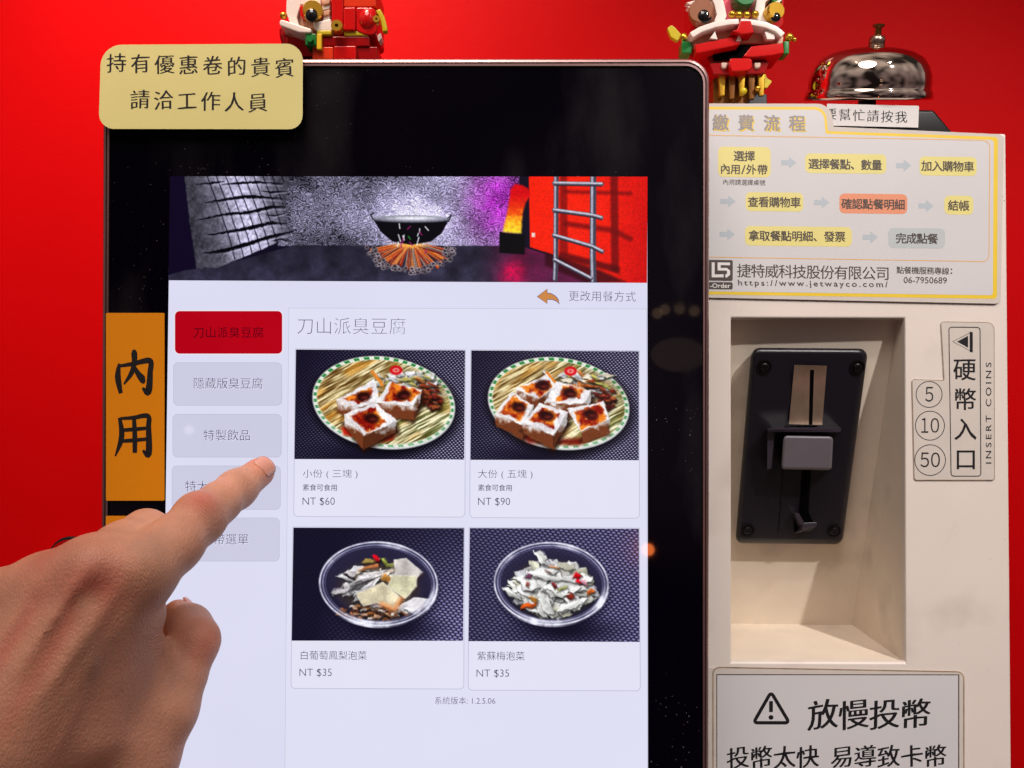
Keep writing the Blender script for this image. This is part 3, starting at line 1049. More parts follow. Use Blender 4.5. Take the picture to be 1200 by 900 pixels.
        for pts_, colr in (([(cx + 18, cy - 28), (cx + 32, cy - 30), (cx + 52, cy - 14), (cx + 44, cy - 6), (cx + 20, cy - 10)], (222, 214, 210)), ([(cx + 10, cy + 4), (cx + 17, cy - 10), (cx + 45, cy - 9), (cx + 45, cy + 3), (cx + 32, cy + 17)], (222, 218, 184)),
                           ([(cx - 26, cy + 12), (cx + 5, cy - 2), (cx + 27, cy + 17), (cx + 20, cy + 31), (cx, cy + 22), (cx - 18, cy + 26)], (232, 220, 188)), ([(cx + 20, cy + 28), (cx + 42, cy + 16), (cx + 60, cy + 18), (cx + 48, cy + 32), (cx + 34, cy + 35)], (236, 232, 238))):
            c.put(c.poly([(p[0] + 1, p[1] + 3) for p in pts_], soft=3) * .7, (60, 40, 34))
            c.poly(pts_, np.array(colr)[None, None] * sh, wob=2.6 * (n2 - .5))
            c.put(c.line(pts_ + pts_[:1], 1.0, soft=1) * .45, (250, 246, 240))
        c.put(c.line([(cx + 4, cy + 24), (cx + 19, cy + 30), (cx + 27, cy + 18)], 5, soft=3) * .85, (226, 140, 78))
        leaf(c, cx + 40, cy + 40 - 8, .3, 9, 7, (226, 224, 228), n2)
    # clear plastic rim
    for dr, wd, col, k in ((0, 2.2, (232, 232, 250), 1.0), (2.2, 1.6, (44, 40, 70), .8), (3.8, 1.5, (186, 186, 222), .9), (6.8, 1.0, (120, 118, 160), .8)):
        r = c.ell(cx, cy, rx - dr, ry - dr * .9, None, ang) * (1 - c.ell(cx, cy, rx - dr - wd, ry - dr * .9 - wd, None, ang))
        c.put(r * k * (.55 + .6 * n2), col)
    t = np.arctan2((c.V - cy) / ry, (c.U - cx) / rx)
    band = c.ell(cx, cy + 1, rx + .5, ry + 1, None, ang) * (1 - c.ell(cx, cy, rx - 7, ry - 6, None, ang))
    hl = np.exp(-((t - 1.75) / .5) ** 2) + np.exp(-((t - .45) / .28) ** 2) + .7 * np.exp(-((t + 1.25) / .22) ** 2) + .5 * np.exp(-((t + 2.5) / .2) ** 2)
    c.put(band * np.clip(hl * (.35 + .9 * n2), 0, 1), (238, 238, 252))
    c.a = np.clip(118 + (c.a - 118) * 1.08, 0, 255) * (0.94 + 0.12 * c.noise(1.3, 1))[..., None]
    return c


# ------------------------------------------------------------------ red wall
x0, x1, z0, z1 = -1.3, 1.3, -1.0, 0.95
o = obj('wall', [(x0, 0.640, z0), (x1, 0.640, z0), (x1, 0.640, z1), (x0, 0.640, z1)], [(0, 1, 2, 3)], M['wall'])
o['kind'] = 'structure'

# ------------------------------------------------------------------ ordering kiosk
kiosk = empty('ordering_kiosk', KP.p(475, 980), 'black glass touch screen ordering kiosk with a lit food menu', 'kiosk')
H1 = 0.0002
shell = MB()
outl = rrect(124, 72, 829, 1000, 22)
shell.slab([KP.p(u, v, -0.001) for u, v in outl][::-1], [KP.p(u, v, -0.034) for u, v in outl][::-1])
shell.slab([KP.p(u, v, -0.033) for u, v in rrect(230, 150, 720, 1000, 30)][::-1], [KP.p(u, v, -0.075) for u, v in rrect(260, 180, 690, 1000, 30)][::-1])
shell.build('back_shell', M['shell'], kiosk)
gl = rquad([(128, 77), (824, 77.5), (823.5, 1000), (124, 1000)], [16, 20, 4, 4], 8)
plate('glass_panel', KP, gl, -0.002, 0.0, M['glass'], kiosk)
# metal rim: profile swept round the outline
prof = [(0.0, -0.008), (0.0, -0.0008), (0.12, 0.0010), (0.4, 0.0014), (0.52, 0.0004), (0.60, 0.0010), (0.9, 0.0010), (1.0, -0.0005)]
oo = rquad([(121.5, 69.5), (831, 69), (830, 1000), (117.5, 1000)], [20, 27, 5, 5], 10)
ii = rquad([(129, 78), (823.5, 78), (823, 1000), (125, 1000)], [14, 20, 4, 4], 10)
vs, fs, n = [], [], len(oo)
for s_, h in prof:
    for a, b in zip(oo, ii):
        vs.append(KP.p(a[0] + (b[0] - a[0]) * s_, a[1] + (b[1] - a[1]) * s_, h))
for k in range(len(prof) - 1):
    for i in range(n):
        j = (i + 1) % n
        fs.append((k * n + i, k * n + j, (k + 1) * n + j, (k + 1) * n + i))
obj('rim', vs, fs, M['trim'], kiosk, smooth=False)

SCREEN = screen_mat('screen_white', (220, 220, 242), .025)
SC = {'nav': screen_mat('screen_nav', (204, 204, 226), .02), 'line': screen_mat('screen_line', (190, 190, 212)), 'panel': screen_mat('screen_panel', (224, 224, 244), .015),
      'red': screen_mat('screen_red', (180, 0, 20), .10), 'cardl': screen_mat('screen_card', (227, 227, 245), .015), 'ink': screen_mat('screen_ink', (84, 76, 118)), 'dark': screen_mat('screen_dark_ink', (58, 48, 84)),
      'black': screen_mat('screen_black_ink', (46, 0, 18)), 'orange': screen_mat('screen_orange', (206, 136, 74)), 'halo': screen_mat('screen_halo', (236, 236, 250)), 'redline': screen_mat('screen_rim', (236, 228, 240))}
scr = flat('screen', KP, [(199.5, 207), (758.5, 207), (759.5, 1000), (188.5, 1000)], H1, SCREEN, kiosk)
picture('banner_picture', paint_banner(), KP, [(199.2, 206.6), (758.8, 207), (758.2, 331.5), (197.3, 328.5)], 0.0004, scr)
flat('menu_panel', KP, [(338.5, 361), (757.5, 362), (759, 1000), (333, 1000)], 0.0003, SC['panel'], scr)
vs, fs = ring_line(KP, [(338.5, 361), (757.5, 362), (759, 998), (333, 998)], 0.7, 0.00033)
obj('panel_outline', vs, fs, SC['line'], scr)

m = cjk(MB(), KP, '更改用餐方式', (672.5, 347), (739, 347.8), 13.2, 0.0006, off=-0.012)
m.build('change_lettering', SC['ink'], scr)
flat('back_arrow', KP, [(629.5, 347.6), (641.2, 338.6), (641.2, 343.2), (646, 344), (651, 347), (654.2, 351), (655.6, 356.4), (652, 352.8), (647, 351), (641.2, 351), (641.2, 355.8)], 0.0006, SC['orange'], scr)
vs, fs = ring_line(KP, [(629.5, 347.6), (641.2, 338.6), (641.2, 343.2), (646, 344), (651, 347), (654.2, 351), (655.6, 356.4), (652, 352.8), (647, 351), (641.2, 351), (641.2, 355.8)], 0.8, 0.0007)
obj('back_arrow_outline', vs, fs, SC['ink'], scr)
cjk(MB(), KP, '刀山派臭豆腐', (358, 382.2), (466, 382.6), 21.6, 0.0006, off=-0.020).build('heading_lettering', SC['dark'], scr)

btns = [((205, 364.5), (330.7, 414.5), 'red', '刀山派臭豆腐', (233, 389.8), (302.5, 389.8), 'black'),
        ((203.3, 425), (330.2, 475), 'nav', '隱藏版臭豆腐', (233, 449.4), (301.8, 449.6), 'ink'),
        ((202.5, 485.5), (329.6, 535.7), 'nav', '特製飲品', (245, 510.2), (287, 510.4), 'ink'),
        ((201.7, 546), (328.6, 597), 'nav', '特大', (223.5, 570.0), (237.5, 570.2), 'ink'),
        ((201, 607), (327.4, 657.5), 'nav', '外帶選單', (243, 632), (285, 632.2), 'ink')]
for a, b, mk, s_, c0, c1, ik in btns:
    if mk == 'red':
        flat('button_edge', KP, rrect(a[0] - 1.3, a[1] - 1.3, b[0] + 1.3, b[1] + 1.3, 6), 0.00035, SC['redline'], scr)
    bo = flat('menu_button', KP, rrect(a[0], a[1], b[0], b[1], 5.5), 0.00045, SC[mk], scr)
    if mk == 'nav':
        vs, fs = ring_line(KP, rrect(a[0], a[1], b[0], b[1], 5.5), 0.7, 0.0005)
        obj('button_edge', vs, fs, SC['line'], scr)
        cjk(MB(), KP, s_, (c0[0] + .6, c0[1] + .7), (c1[0] + .6, c1[1] + .7), 13.8, 0.00055, off=-0.004).build('button_glow', SC['halo'], scr)
    cjk(MB(), KP, s_, c0, c1, 13.8, 0.0006, off=-0.006).build('button_lettering', SC[ik], scr)

cards = [([(346.8, 409.6), (545, 410.6), (544, 538.6), (345, 538)], (344.2, 606), paint_tofu(False), '小份 ( 三塊 )', (355, 550, 419, 561.3), '素食可食用', (358.5, 571.3), (391.5, 571.6), 'NT $60', (354.6, 583, 392.3, 593)),
         ([(552.3, 410.7), (748.6, 411.7), (748.6, 539.4), (551.3, 538.9)], (550.5, 607.4), paint_tofu(True), '大份 ( 五塊 )', (560.3, 550.3, 624, 561.8), '素食可食用', (564, 571.6), (596.5, 571.9), 'NT $90', (560.3, 583.3, 597.7, 593.3)),
         ([(343.8, 618.3), (543.7, 618.9), (542.7, 751), (341.8, 750.8)], (341, 807.5), paint_bowl(False), None, None, '白葡萄鳳梨泡菜', (356.5, 768), (424.5, 768.4), 'NT $35', (351, 783.6, 388.7, 793.6)),
         ([(550.6, 618.8), (748.7, 619.6), (749.6, 752.3), (549, 751.4)], (548.6, 809.6), paint_bowl(True), None, None, '紫蘇梅泡菜', (564.5, 768.7), (609.5, 769), 'NT $35', (558.5, 784.6, 596.6, 794.4))]
for k, (cr, bot, cv, t1, b1, t2, a2, c2, t3, b3) in enumerate(cards):
    l0, r0 = cr[0], cr[1]
    pts = rquad([(l0[0] - .8, l0[1] - .8), (r0[0] + .6, r0[1] - .8), (cr[2][0] + .8, bot[1]), (bot[0], bot[1] - .8)], [1, 1, 5, 5])
    flat('dish_card', KP, pts, 0.0004, SC['cardl'], scr)
    vs, fs = ring_line(KP, pts, 0.8, 0.00045)
    obj('card_outline', vs, fs, SC['line'], scr)
    picture('dish_picture', cv, KP, cr, 0.0005, scr)
    m = MB()
    if t1:
        fit(m, KP, t1, *b1, 0.0006, off=-0.012)
        cjk(m, KP, t2, a2, c2, 8.4, 0.0006, off=0.0)
    else:
        cjk(m, KP, t2, a2, c2, 11.4, 0.0006, off=-0.008)
    fit(m, KP, t3, *b3, 0.0006, off=-0.012)
    m.build('dish_lettering', SC['dark'], scr)
fit(MB(), KP, '系統版本: 1.2.5.06', 509.7, 816.6, 580.5, 825.4, 0.0006, off=-0.008).build('version_lettering', SC['ink'], scr)

# yellow notice taped over the corner of the kiosk
NP = Plane(0.4055, 0.026, 0.0)
pts = rquad([(118.5, 52.5), (355, 51), (354.5, 151.5), (115.5, 151)], [24, 20, 16, 18], 7)
note = plate('coupon_notice', NP, pts, -0.0004, 0.0004, M['yellow_card'], loc=NP.p(236, 151))
tag(note, 'yellow rounded notice card taped over the top corner of the kiosk', 'notice')
m = cjk(MB(), NP, '持有優惠卷的貴賓', (136.5, 74.2), (333.5, 79.8), 24, 0.00044, off=-0.006, rise=.07, fat=.018, jit=.02)
cjk(m, NP, '請洽工作人員', (164, 117), (302, 120.5), 24, 0.00044, off=-0.006, rise=.07, fat=.018, jit=.02)
m.build('lettering', M['ink'], note)

# orange strips on the left edge
pts = rrect(124.2, 366.7, 192.8, 586.7, 1.5)
lab = plate('dine_in_label', KP, pts, 0.0, 0.0012, M['orange'], loc=KP.p(158, 586))
tag(lab, 'orange strip on the kiosk edge reading two large dark characters', 'label')
m = MB()
nei = [[(.10, .30, .05), (.06, .60, .12), (.14, .96, .08)], [(.08, .36, .05), (.45, .31, .07), (.92, .24, .10), (.93, .50, .11), (.88, .92, .13), (.72, .84, .04)],
       [(.47, .00, .05), (.50, .08, .12), (.50, .30, .10), (.42, .52, .09), (.22, .76, .03)], [(.51, .38, .06), (.60, .52, .10), (.74, .66, .13), (.80, .68, .05)]]
yong = [[(.12, .06, .07), (.18, .40, .11), (.14, .66, .10), (.00, .98, .03)], [(.14, .08, .05), (.50, .06, .07), (.90, .02, .09), (.92, .30, .11), (.92, .92, .13), (.76, .84, .04)],
        [(.18, .36, .06), (.50, .34, .07), (.88, .31, .06)], [(.16, .62, .06), (.50, .60, .07), (.88, .57, .06)], [(.52, .08, .08), (.54, .50, .10), (.54, .90, .09)]]
fatter = lambda ss: [[(x, y, w * 1.35) for x, y, w in s_] for s_ in ss]
brush(m, KP, fatter(nei), (135.5, 410), 43.5, 53, 0.00125)
brush(m, KP, fatter(yong), (135, 486.5), 42.5, 49, 0.00125)
m.build('lettering', M['ink'], lab)
lab2 = plate('blank_label', KP, rrect(124.0, 604.5, 192.5, 800, 1.5), 0.0, 0.0012, M['orange'], loc=KP.p(158, 800))
tag(lab2, 'orange strip on the kiosk edge showing only its top above the hand', 'label')

# ------------------------------------------------------------------ coin machine
coin = empty('coin_machine', BP.p(1000, 985), 'cream coin payment box with a recessed coin slot beside the kiosk', 'coin machine')
OUT = [(700, 147), (1179, 156.5), (1186, 985), (700, 985)]
HOLE = [(857, 373), (1060.3, 373.5), (1061.3, 776.3), (857, 775.8)]
fo = [BP.p(u, v) for u, v in OUT]
ho = [BP.p(u, v) for u, v in HOLE]
bk = [Vector((p.x, 0.637, p.z)) for p in fo]
hb = [p + Vector((0, 0.004, 0)) for p in ho]
V_ = fo + ho + bk + hb
F_ = [(0, 4, 5, 1), (1, 5, 6, 2), (2, 6, 7, 3), (3, 7, 4, 0), (0, 1, 9, 8), (1, 2, 10, 9), (2, 3, 11, 10), (3, 0, 8, 11), (8, 9, 10, 11),
      (4, 12, 13, 5), (5, 13, 14, 6), (6, 14, 15, 7), (7, 15, 12, 4)]
hs = obj('housing', V_, F_, M['case'], coin)
bm_ = bmesh.new()
bm_.from_mesh(hs.data)
bmesh.ops.recalc_face_normals(bm_, faces=bm_.faces)
bm_.to_mesh(hs.data)
bm_.free()
bevel(hs, 0.0012, 3)
# recess: sloping back, floor, sides
e_ = .00015
fr4 = [hb[0] + Vector((-e_, -.0022, e_)), hb[1] + Vector((e_, -.0022, e_)), hb[2] + Vector((e_, -.0022, -e_)), hb[3] + Vector((-e_, -.0022, -e_))]
bk4 = [Vector((p.x, RP.c + RP.a * p.z, p.z)) for p in fr4]
rc = obj('recess', fr4 + bk4, [(4, 5, 6, 7), (0, 1, 5, 4), (1, 2, 6, 5), (2, 3, 7, 6), (3, 0, 4, 7)], M['recess'], coin)
# coin acceptor on the sloping back
pts = rquad([(880.5, 407.5), (1017.5, 408.5), (987, 638), (861.5, 636.5)], [11, 11, 9, 9], 5)
acc = MB().slab([AP.p(u, v, 0.0) for u, v in pts][::-1], [AP.p(u, v, -0.0118) for u, v in pts][::-1]).build('coin_acceptor', M['acceptor'], coin)
bevel(acc, 0.0036, 4)
vs = [(931, 427.5), (969, 428.5), (963.5, 498), (924.5, 497)]
bow = lambda t: 0.0006 + 0.0022 * (2 * t - 1) ** 2
q4 = lambda p, s, t: ((p[0][0] * (1 - s) + p[1][0] * s) * (1 - t) + (p[3][0] * (1 - s) + p[2][0] * s) * t, (p[0][1] * (1 - s) + p[1][1] * s) * (1 - t) + (p[3][1] * (1 - s) + p[2][1] * s) * t)
N_ = 14
for nm_, qd, lift, mt_ in (('slot_plate', vs, 0.0, M['brass']), ('coin_slot', [(949.5, 433.5), (954, 433.5), (952, 497.6), (948, 497.6)], 0.0002, M['blackhole'])):
    vv, ff = [], []
    for k in range(N_ + 1):
        for s_ in (0, 1):
            uv = q4(qd, s_, k / N_)
            vv.append(AP.p(uv[0], uv[1], bow((uv[1] - 427.5) / 70.0) + lift))
    for k in range(N_):
        ff.append((2 * k, 2 * k + 2, 2 * k + 3, 2 * k + 1))
    obj(nm_, vv, ff, mt_, acc, smooth=True)
m = MB()
for (u, v) in ((895.6, 430.0), (1004.5, 430.5), (876.0, 621.3), (977.5, 622.0)):
    mm = MB().lathe(AP.p(u, v, 0.0004), [(0.0042, 0.0), (0.0042, 0.0004), (0.0034, 0.0004), (0.0030, -0.0002)], (0, -1, -.33), 28)
    mm.build('screw_socket', M['black'], acc)
    mm = MB().lathe(AP.p(u, v, 0.0006), [(0.0024, 0.0), (0.0024, 0.0006), (0.0018, 0.0010)], (0, -1, -.33), 20)
    mm.build('screw', M['black'], acc, smooth=False)
# hood round the button
fr = MB()
fr.slab([AP.p(u, v, 0.0125) for u, v in rquad([(901, 500.5), (986, 501), (985, 506.5), (899.5, 506)], [5, 2, 2, 2])][::-1], [AP.p(u, v, -0.001) for u, v in rquad([(901, 500.5), (986, 501), (985, 506.5), (899.5, 506)], [5, 2, 2, 2])][::-1])
fr.slab([AP.p(u, v, 0.0085) for u, v in [(899.5, 502), (908, 504), (904, 549), (899, 550)]][::-1], [AP.p(u, v, -0.001) for u, v in [(899.5, 502), (908, 504), (904, 549), (899, 550)]][::-1])
fr = fr.build('button_hood', M['hood'], acc)
bevel(fr, 0.0013, 3)
bt = rquad([(918, 510.5), (976.5, 511.5), (974.5, 551), (915.5, 550)], [5, 5, 4, 4], 4)
b_ = MB().slab([AP.p(u, v, 0.0145) for u, v in bt][::-1], [AP.p(u, v, -0.001) for u, v in bt][::-1]).build('reject_button', M['grey_btn'], acc)
bevel(b_, 0.0018, 3)
flat('coin_channel', AP, [(940, 551), (950.5, 551), (947.5, 600), (953, 612), (957, 617), (942, 622), (931, 623), (930, 602), (936.5, 600)], 0.0004, M['blackhole'], acc)
lp = MB().slab([AP.p(u, v, 0.007) for u, v in [(941, 612.5), (957.5, 612), (957, 616.5), (940, 622)]][::-1], [AP.p(u, v, 0.0) for u, v in [(938, 618), (955, 617), (951, 622.5), (930, 625)]][::-1]).build('coin_lip', M['hood'], acc)
bevel(lp, 0.0005, 2)
wg = MB().slab([AP.p(u, v, 0.006) for u, v in [(931, 601), (936, 601), (944, 615), (940, 618)]][::-1], [AP.p(u, v, 0.0) for u, v in [(928, 601), (936, 601), (944, 616), (936, 621)]][::-1]).build('coin_lip', M['hood'], acc)
gr = MB()
gr.slab([AP.p(u, v, 0.0007) for u, v in [(918, 552), (919, 552), (913.5, 624), (912.5, 624)]][::-1], [AP.p(u, v, -0.0005) for u, v in [(918, 552), (919, 552), (913.5, 624), (912.5, 624)]][::-1])
gr.build('moulding_ridge', M['acceptor'], acc)

# payment guide card
cp = rquad([(700, 121), (973, 121.5), (977, 148.5), (1176.5, 157.5), (1172.5, 356), (700, 346)], [2, 15, 1, 7, 7, 2], 6)
guide = plate('payment_guide', BP, cp, 0.0006, 0.0012, M['lam'], loc=BP.p(1000, 350))
tag(guide, 'white payment steps card with yellow border and pale pills along the box top', 'card')
h = 0.00124
fl_ = [(700, 124.8), (967.5, 125.3), (970.3, 153.6), (1169.5, 160.5), (1168.3, 350.3), (700, 343)]
bd = rquad(fl_, [2, 13, 2, 4, 4, 2], 6)
flat('yellow_border', BP, bd, h, M['band'], guide)
flat('paper', BP, rquad([(700, 128.2), (965, 128.6), (967.5, 156.8), (1164.5, 164), (1163.5, 346), (700, 339.6)], [2, 11, 2, 4, 3, 2], 6), h + .00004, M['card'], guide)
vs, fs = ring_line(BP, rquad([(720, 156.5), (1160, 164.5), (1159, 306.6), (720, 299.5)], [5, 8, 8, 5], 6), 1.0, h + .00008)
obj('orange_outline', vs, fs, M['thin'], guide)
hh = h + .00008
cjk(MB(), BP, '繳費流程', (845.8, 145.2), (935.6, 146), 19.5, hh, fat=.022, fy=.014).build('title_shade', M['band'], guide)
cjk(MB(), BP, '繳費流程', (844.4, 143.6), (934.2, 144.6), 19.5, hh + .00007, fat=.022, fy=.014).build('title_lettering', M['grey_ink'], guide)
pl = [(841.5, 172, 903, 207.5, 'pill'), (943.5, 180, 1038.5, 203, 'pill'), (1077.5, 183.5, 1144.6, 205.8, 'pill'),
      (873.8, 225.4, 941.3, 247.6, 'pill'), (983.7, 226.9, 1063.2, 250.2, 'pill_o'), (1106.6, 229.4, 1140.5, 251.6, 'pill'),
      (873, 265, 998.3, 288, 'pill'), (1041, 267.3, 1107.5, 290.8, 'pill_g')]
for u0, v0, u1, v1, k in pl:
    flat('step_pill', BP, rrect(u0, v0 - .3, u1, v1 - .3, 6, slope=.012), hh, M[k], guide)
for (u, v) in ((924.5, 190.6), (1059, 194), (853.2, 236), (963, 237.3), (1085.4, 241.3), (852.3, 274.6), (1020, 278)):
    flat('step_arrow', BP, [(u - 9, v - 3), (u, v - 3), (u, v - 7), (u + 9, v), (u, v + 7), (u, v + 3), (u - 9, v + 3)], hh, M['arrow'], guide)
m = MB()
T = hh + .00004
kw = dict(off=0, fat=.016, fy=.014)
cjk(m, BP, '選擇', (866, 183), (878.5, 183.2), 13, T, **kw)
cjk(m, BP, '內用', (850, 198.2), (862, 198.5), 12.5, T, **kw)
fit(m, BP, '/', 868.5, 193.5, 874, 204, T, off=.01)
cjk(m, BP, '外帶', (880.5, 198.8), (893.5, 199), 12.5, T, **kw)
cjk(m, BP, '內用請選擇桌號', (850.5, 213.5), (893.5, 214.2), 7.3, T)
cjk(m, BP, '選擇餐點、數量', (953.5, 192.2), (1027.5, 193.6), 13, T, **kw)
cjk(m, BP, '加入購物車', (1086, 194.6), (1135.5, 195.4), 13, T, **kw)
cjk(m, BP, '查看購物車', (882.6, 236.7), (932.4, 237.4), 13, T, **kw)
cjk(m, BP, '確認點餐明細', (992.2, 239), (1054.4, 240), 13, T, **kw)
cjk(m, BP, '結帳', (1117.2, 241), (1129.8, 241.2), 13, T, **kw)
cjk(m, BP, '拿取餐點明細、發票', (883.5, 276.4), (984.5, 277.6), 13, T, **kw)
cjk(m, BP, '完成點餐', (1056, 279.4), (1093, 280), 13, T, **kw)
cjk(m, BP, '捷特威科技股份有限公司', (872, 317.4), (1034.5, 320.6), 17.2, T, fat=.006)
fit(m, BP, 'https://www.jetwayco.com/', 865, 327.6, 1040.7, 336.6, T, off=.012, slope=.0125, lean=-.1, space=.35)
cjk(m, BP, '點餐機服務專線', (1055, 316.6), (1108, 317.8), 9.2, T, fat=.012)
fit(m, BP, ':', 1114, 314.6, 1116, 321, T, off=.01)
fit(m, BP, '06-7950689', 1059, 324.3, 1109.7, 331.8, T, slope=.012, off=.004)
m.build('lettering', M['brown_ink'], guide)
lg = MB()
lg.add([BP.p(u, v, T) for u, v in rquad([(820, 304.3), (858.8, 304.8), (858.6, 329.2), (820, 328.8)], [1, 2, 2, 1])][::-1], [tuple(range(28))])
lg.add([BP.p(u, v, T) for u, v in rquad([(820, 330.4), (858.6, 330.8), (858.5, 339.2), (820, 338.8)], [1, 2, 2, 1])][::-1], [tuple(range(28))])
lg.build('logo_block', M['brown_ink'], guide)
m = MB()
T2 = T + .00004
for p in ([(834, 307.5), (837.5, 307.5), (837.5, 321.5), (848, 321.5), (848, 325), (834, 325)],
          [(841, 307.5), (855.5, 307.7), (855.5, 310.8), (844.5, 310.7), (844.5, 314), (852, 314), (855.5, 317), (855.5, 322), (852, 325.2), (850, 325.2), (850, 321.8), (852, 321), (852, 317.6), (850.5, 317), (841, 317)]):
    m.add([BP.p(u, v, T2) for u, v in p][::-1], [tuple(range(len(p)))])
fit(m, BP, '-Order', 832, 332, 856, 337.4, T2, off=.012)
m.build('logo_mark', M['white_ink'], guide)

# coin slot label
pts = rquad([(1102.8, 377), (1165, 378), (1165.5, 562.5), (1071.7, 562.5), (1069, 444.6), (1106.6, 446)], [3, 8, 3, 3, 3, 2], 5)
cl = plate('coin_slot_label', BP, pts, 0.0002, 0.0006, M['lam'], loc=BP.p(1118, 562))
tag(cl, 'stepped clear label with circled coin values and a boxed arrow beside the recess', 'label')
vs, fs = ring_line(BP, pts, 0.8, 0.00063)
obj('dirty_edge', vs, fs, M['lam_edge'], cl)
h = 0.00064
m = MB()
vs, fs = ring_line(BP, rquad([(1112, 383.3), (1148.5, 383.6), (1149.5, 558), (1114.6, 558)], 3.5, 5), 1.0, h + .00005)
m.add(vs, fs)
for (u, v, r) in ((1088.8, 462.2, 15.2), (1089.8, 498.8, 17), (1090, 539.2, 18)):
    vs, fs = ring_line(BP, [(u + r * math.cos(t * math.pi / 24), v + r * math.sin(t * math.pi / 24)) for t in range(48)], .9, h)
    m.add(vs, fs)
for ch_, x_, y_, w_ in (('５', 1084.2, 453.4, 9.6), ('１', 1079.6, 489.8, 8.2), ('０', 1090.6, 489.8, 10), ('５', 1078.6, 530.2, 10.2), ('０', 1091, 530.2, 10.6)):
    fit(m, BP, ch_, x_, y_, x_ + w_, y_ + 17.4, h)
cjk(m, BP, '硬幣入口', (1130.4, 433.3), (1131.8, 538.4), 27.6, h, fat=.010, fy=.006)
fit(m, BP, 'INSERT COINS', 1155.2, 424.8, 1161.8, 543.4, h, rot=True, off=.006, space=.42)
tri = [(1116.5, 400.4), (1138.6, 389), (1138.6, 412)]
vs, fs = ring_line(BP, tri, 1.0, h)
m.add(vs, fs)
m.add([BP.p(u, v, h) for u, v in [(1121.5, 400.4), (1134.5, 393.4), (1134.5, 407.4)]], [(0, 1, 2)])
m.add([BP.p(u, v, h) for u, v in [(1136.4, 388.6), (1140, 389.4), (1140, 413.2), (1136.4, 412.4)]], [(0, 1, 2, 3)])
m.build('lettering', M['ink'], cl)

# slow down notice
pts = rquad([(700, 781), (1130, 787), (1130, 985), (700, 985)], [1, 8, 2, 2])
sn = plate('slow_coin_notice', BP, pts, 0.0003, 0.0008, M['lam'], loc=BP.p(980, 985))
tag(sn, 'white laminated warning notice with a triangle below the coin recess', 'notice')
vs, fs = ring_line(BP, rquad([(835.5, 782), (1129.5, 787.4), (1129.5, 984), (835.5, 984)], [8, 8, 2, 2]), 1.6, 0.00084)
obj('dirty_edge', vs, fs, M['lam_edge'], sn)
flat('paper_edge', BP, [(839.5, 790), (1124.2, 790.3), (1124.2, 984), (839.5, 984)], 0.00084, M['brown_ink'], sn)
flat('paper', BP, [(840.5, 791.2), (1122.8, 791.4), (1122.8, 984), (840.5, 984)], 0.00088, M['card'], sn)
m = MB()
h = .00092
vs, fs = ring_line(BP, rquad([(903.6, 811), (925, 847), (883, 847)], 4.5, 4), 4.0, h)
m.add(vs, fs)
m.add([BP.p(u, v, h) for u, v in rrect(901.3, 821.5, 905.8, 834.5, 1)][::-1], [tuple(range(28))])
m.add([BP.p(u, v, h) for u, v in rrect(900.7, 838, 906.4, 843.4, 2.6)][::-1], [tuple(range(28))])
cjk(m, BP, '放慢投幣', (964.4, 838), (1072.8, 837.4), 37, h, rise=.11, fat=.018, jit=.03)
cjk(m, BP, '投幣太快', (864.8, 888.6), (946.5, 887.4), 27.5, h, rise=.11, fat=.018, jit=.03)
cjk(m, BP, '易導致卡幣', (986.7, 887.4), (1096, 886.6), 27.5, h, rise=.11, fat=.018, jit=.03)
m.build('lettering', M['ink'], sn)

# ------------------------------------------------------------------ call bell on the coin machine
BD = 0.530
px = BD / F                              # metres per px at the bell
bc = at(1016, 118, BD)
topz = BP.p(1000, 153).z
bell = empty('call_bell', (bc.x, BD, topz), 'chrome dome call bell on a black base on top of the coin machine', 'bell')
rim_ = 70 * px
pr = [(rim_, 0.0), (rim_ * 1.01, 2 * px), (rim_ * 1.0, 8 * px), (rim_ * .975, 10.5 * px), (rim_ * .965, 12 * px), (rim_ * .97, 17 * px), (rim_ * .95, 27 * px), (rim_ * .895, 37 * px), (rim_ * .80, 46 * px), (rim_ * .65, 52.5 * px), (rim_ * .44, 56.5 * px), (rim_ * .24, 58.5 * px), (rim_ * .1, 59 * px)]
TX = Vector((0, -.29, .957)).normalized()
MB().lathe(bc, pr, TX, n=72).build('dome', M['chrome'], bell, smooth=True)
MB().lathe(bc + TX * 57 * px + Vector((.002, 0, 0)), [(9 * px, 0), (9 * px, 10 * px), (7.5 * px, 13.5 * px), (5 * px, 14.5 * px)], TX, n=32).build('collar', M['steel'], bell, smooth=True)
MB().lathe(bc + TX * 69 * px + Vector((.002, 0, 0)), [(3.6 * px, 0), (3.6 * px, 10 * px), (6.5 * px, 11.5 * px), (6.5 * px, 14 * px), (3 * px, 15 * px)], TX, n=28).build('plunger', M['brass2'], bell, smooth=False)
bs = MB()
bz = .1575
h0 = bz - topz
X0, X1 = bc.x - 62 * px, bc.x + 70 * px
rr_ = lambda x0_, x1_, y0_, y1_, z: [Vector((x0_, y0_, z)), Vector((x1_, y0_, z)), Vector((x1_, y1_, z)), Vector((x0_, y1_, z))]
bs.slab(rr_(X0 + .002, X1 - .010, BD - .0305, BD + .03, bz), rr_(X0, X1 + .003, BD - .031, BD + .036, topz + .0015))
bs = bs.build('base', M['black'], bell)
bevel(bs, .002, 2)
MB().lathe(Vector((bc.x, BD, bz - .001)), [(10 * px, 0), (10 * px, .022)], n=24).build('post', M['black'], bell)
LPN = Plane(0.4984)
lf = rquad([(969, 121.5), (1077, 124), (1076, 149.5), (969, 147)], 1)
lb = plate('paper_label', LPN, lf, -0.0003, 0.0003, M['paper'], bell)
m = cjk(MB(), LPN, '要幫忙請按我', (973.5, 134), (1056, 137.6), 15, .00034, off=-.008, rise=.06, fat=.014, jit=.05)
m.build('lettering', M['ink'], lb)
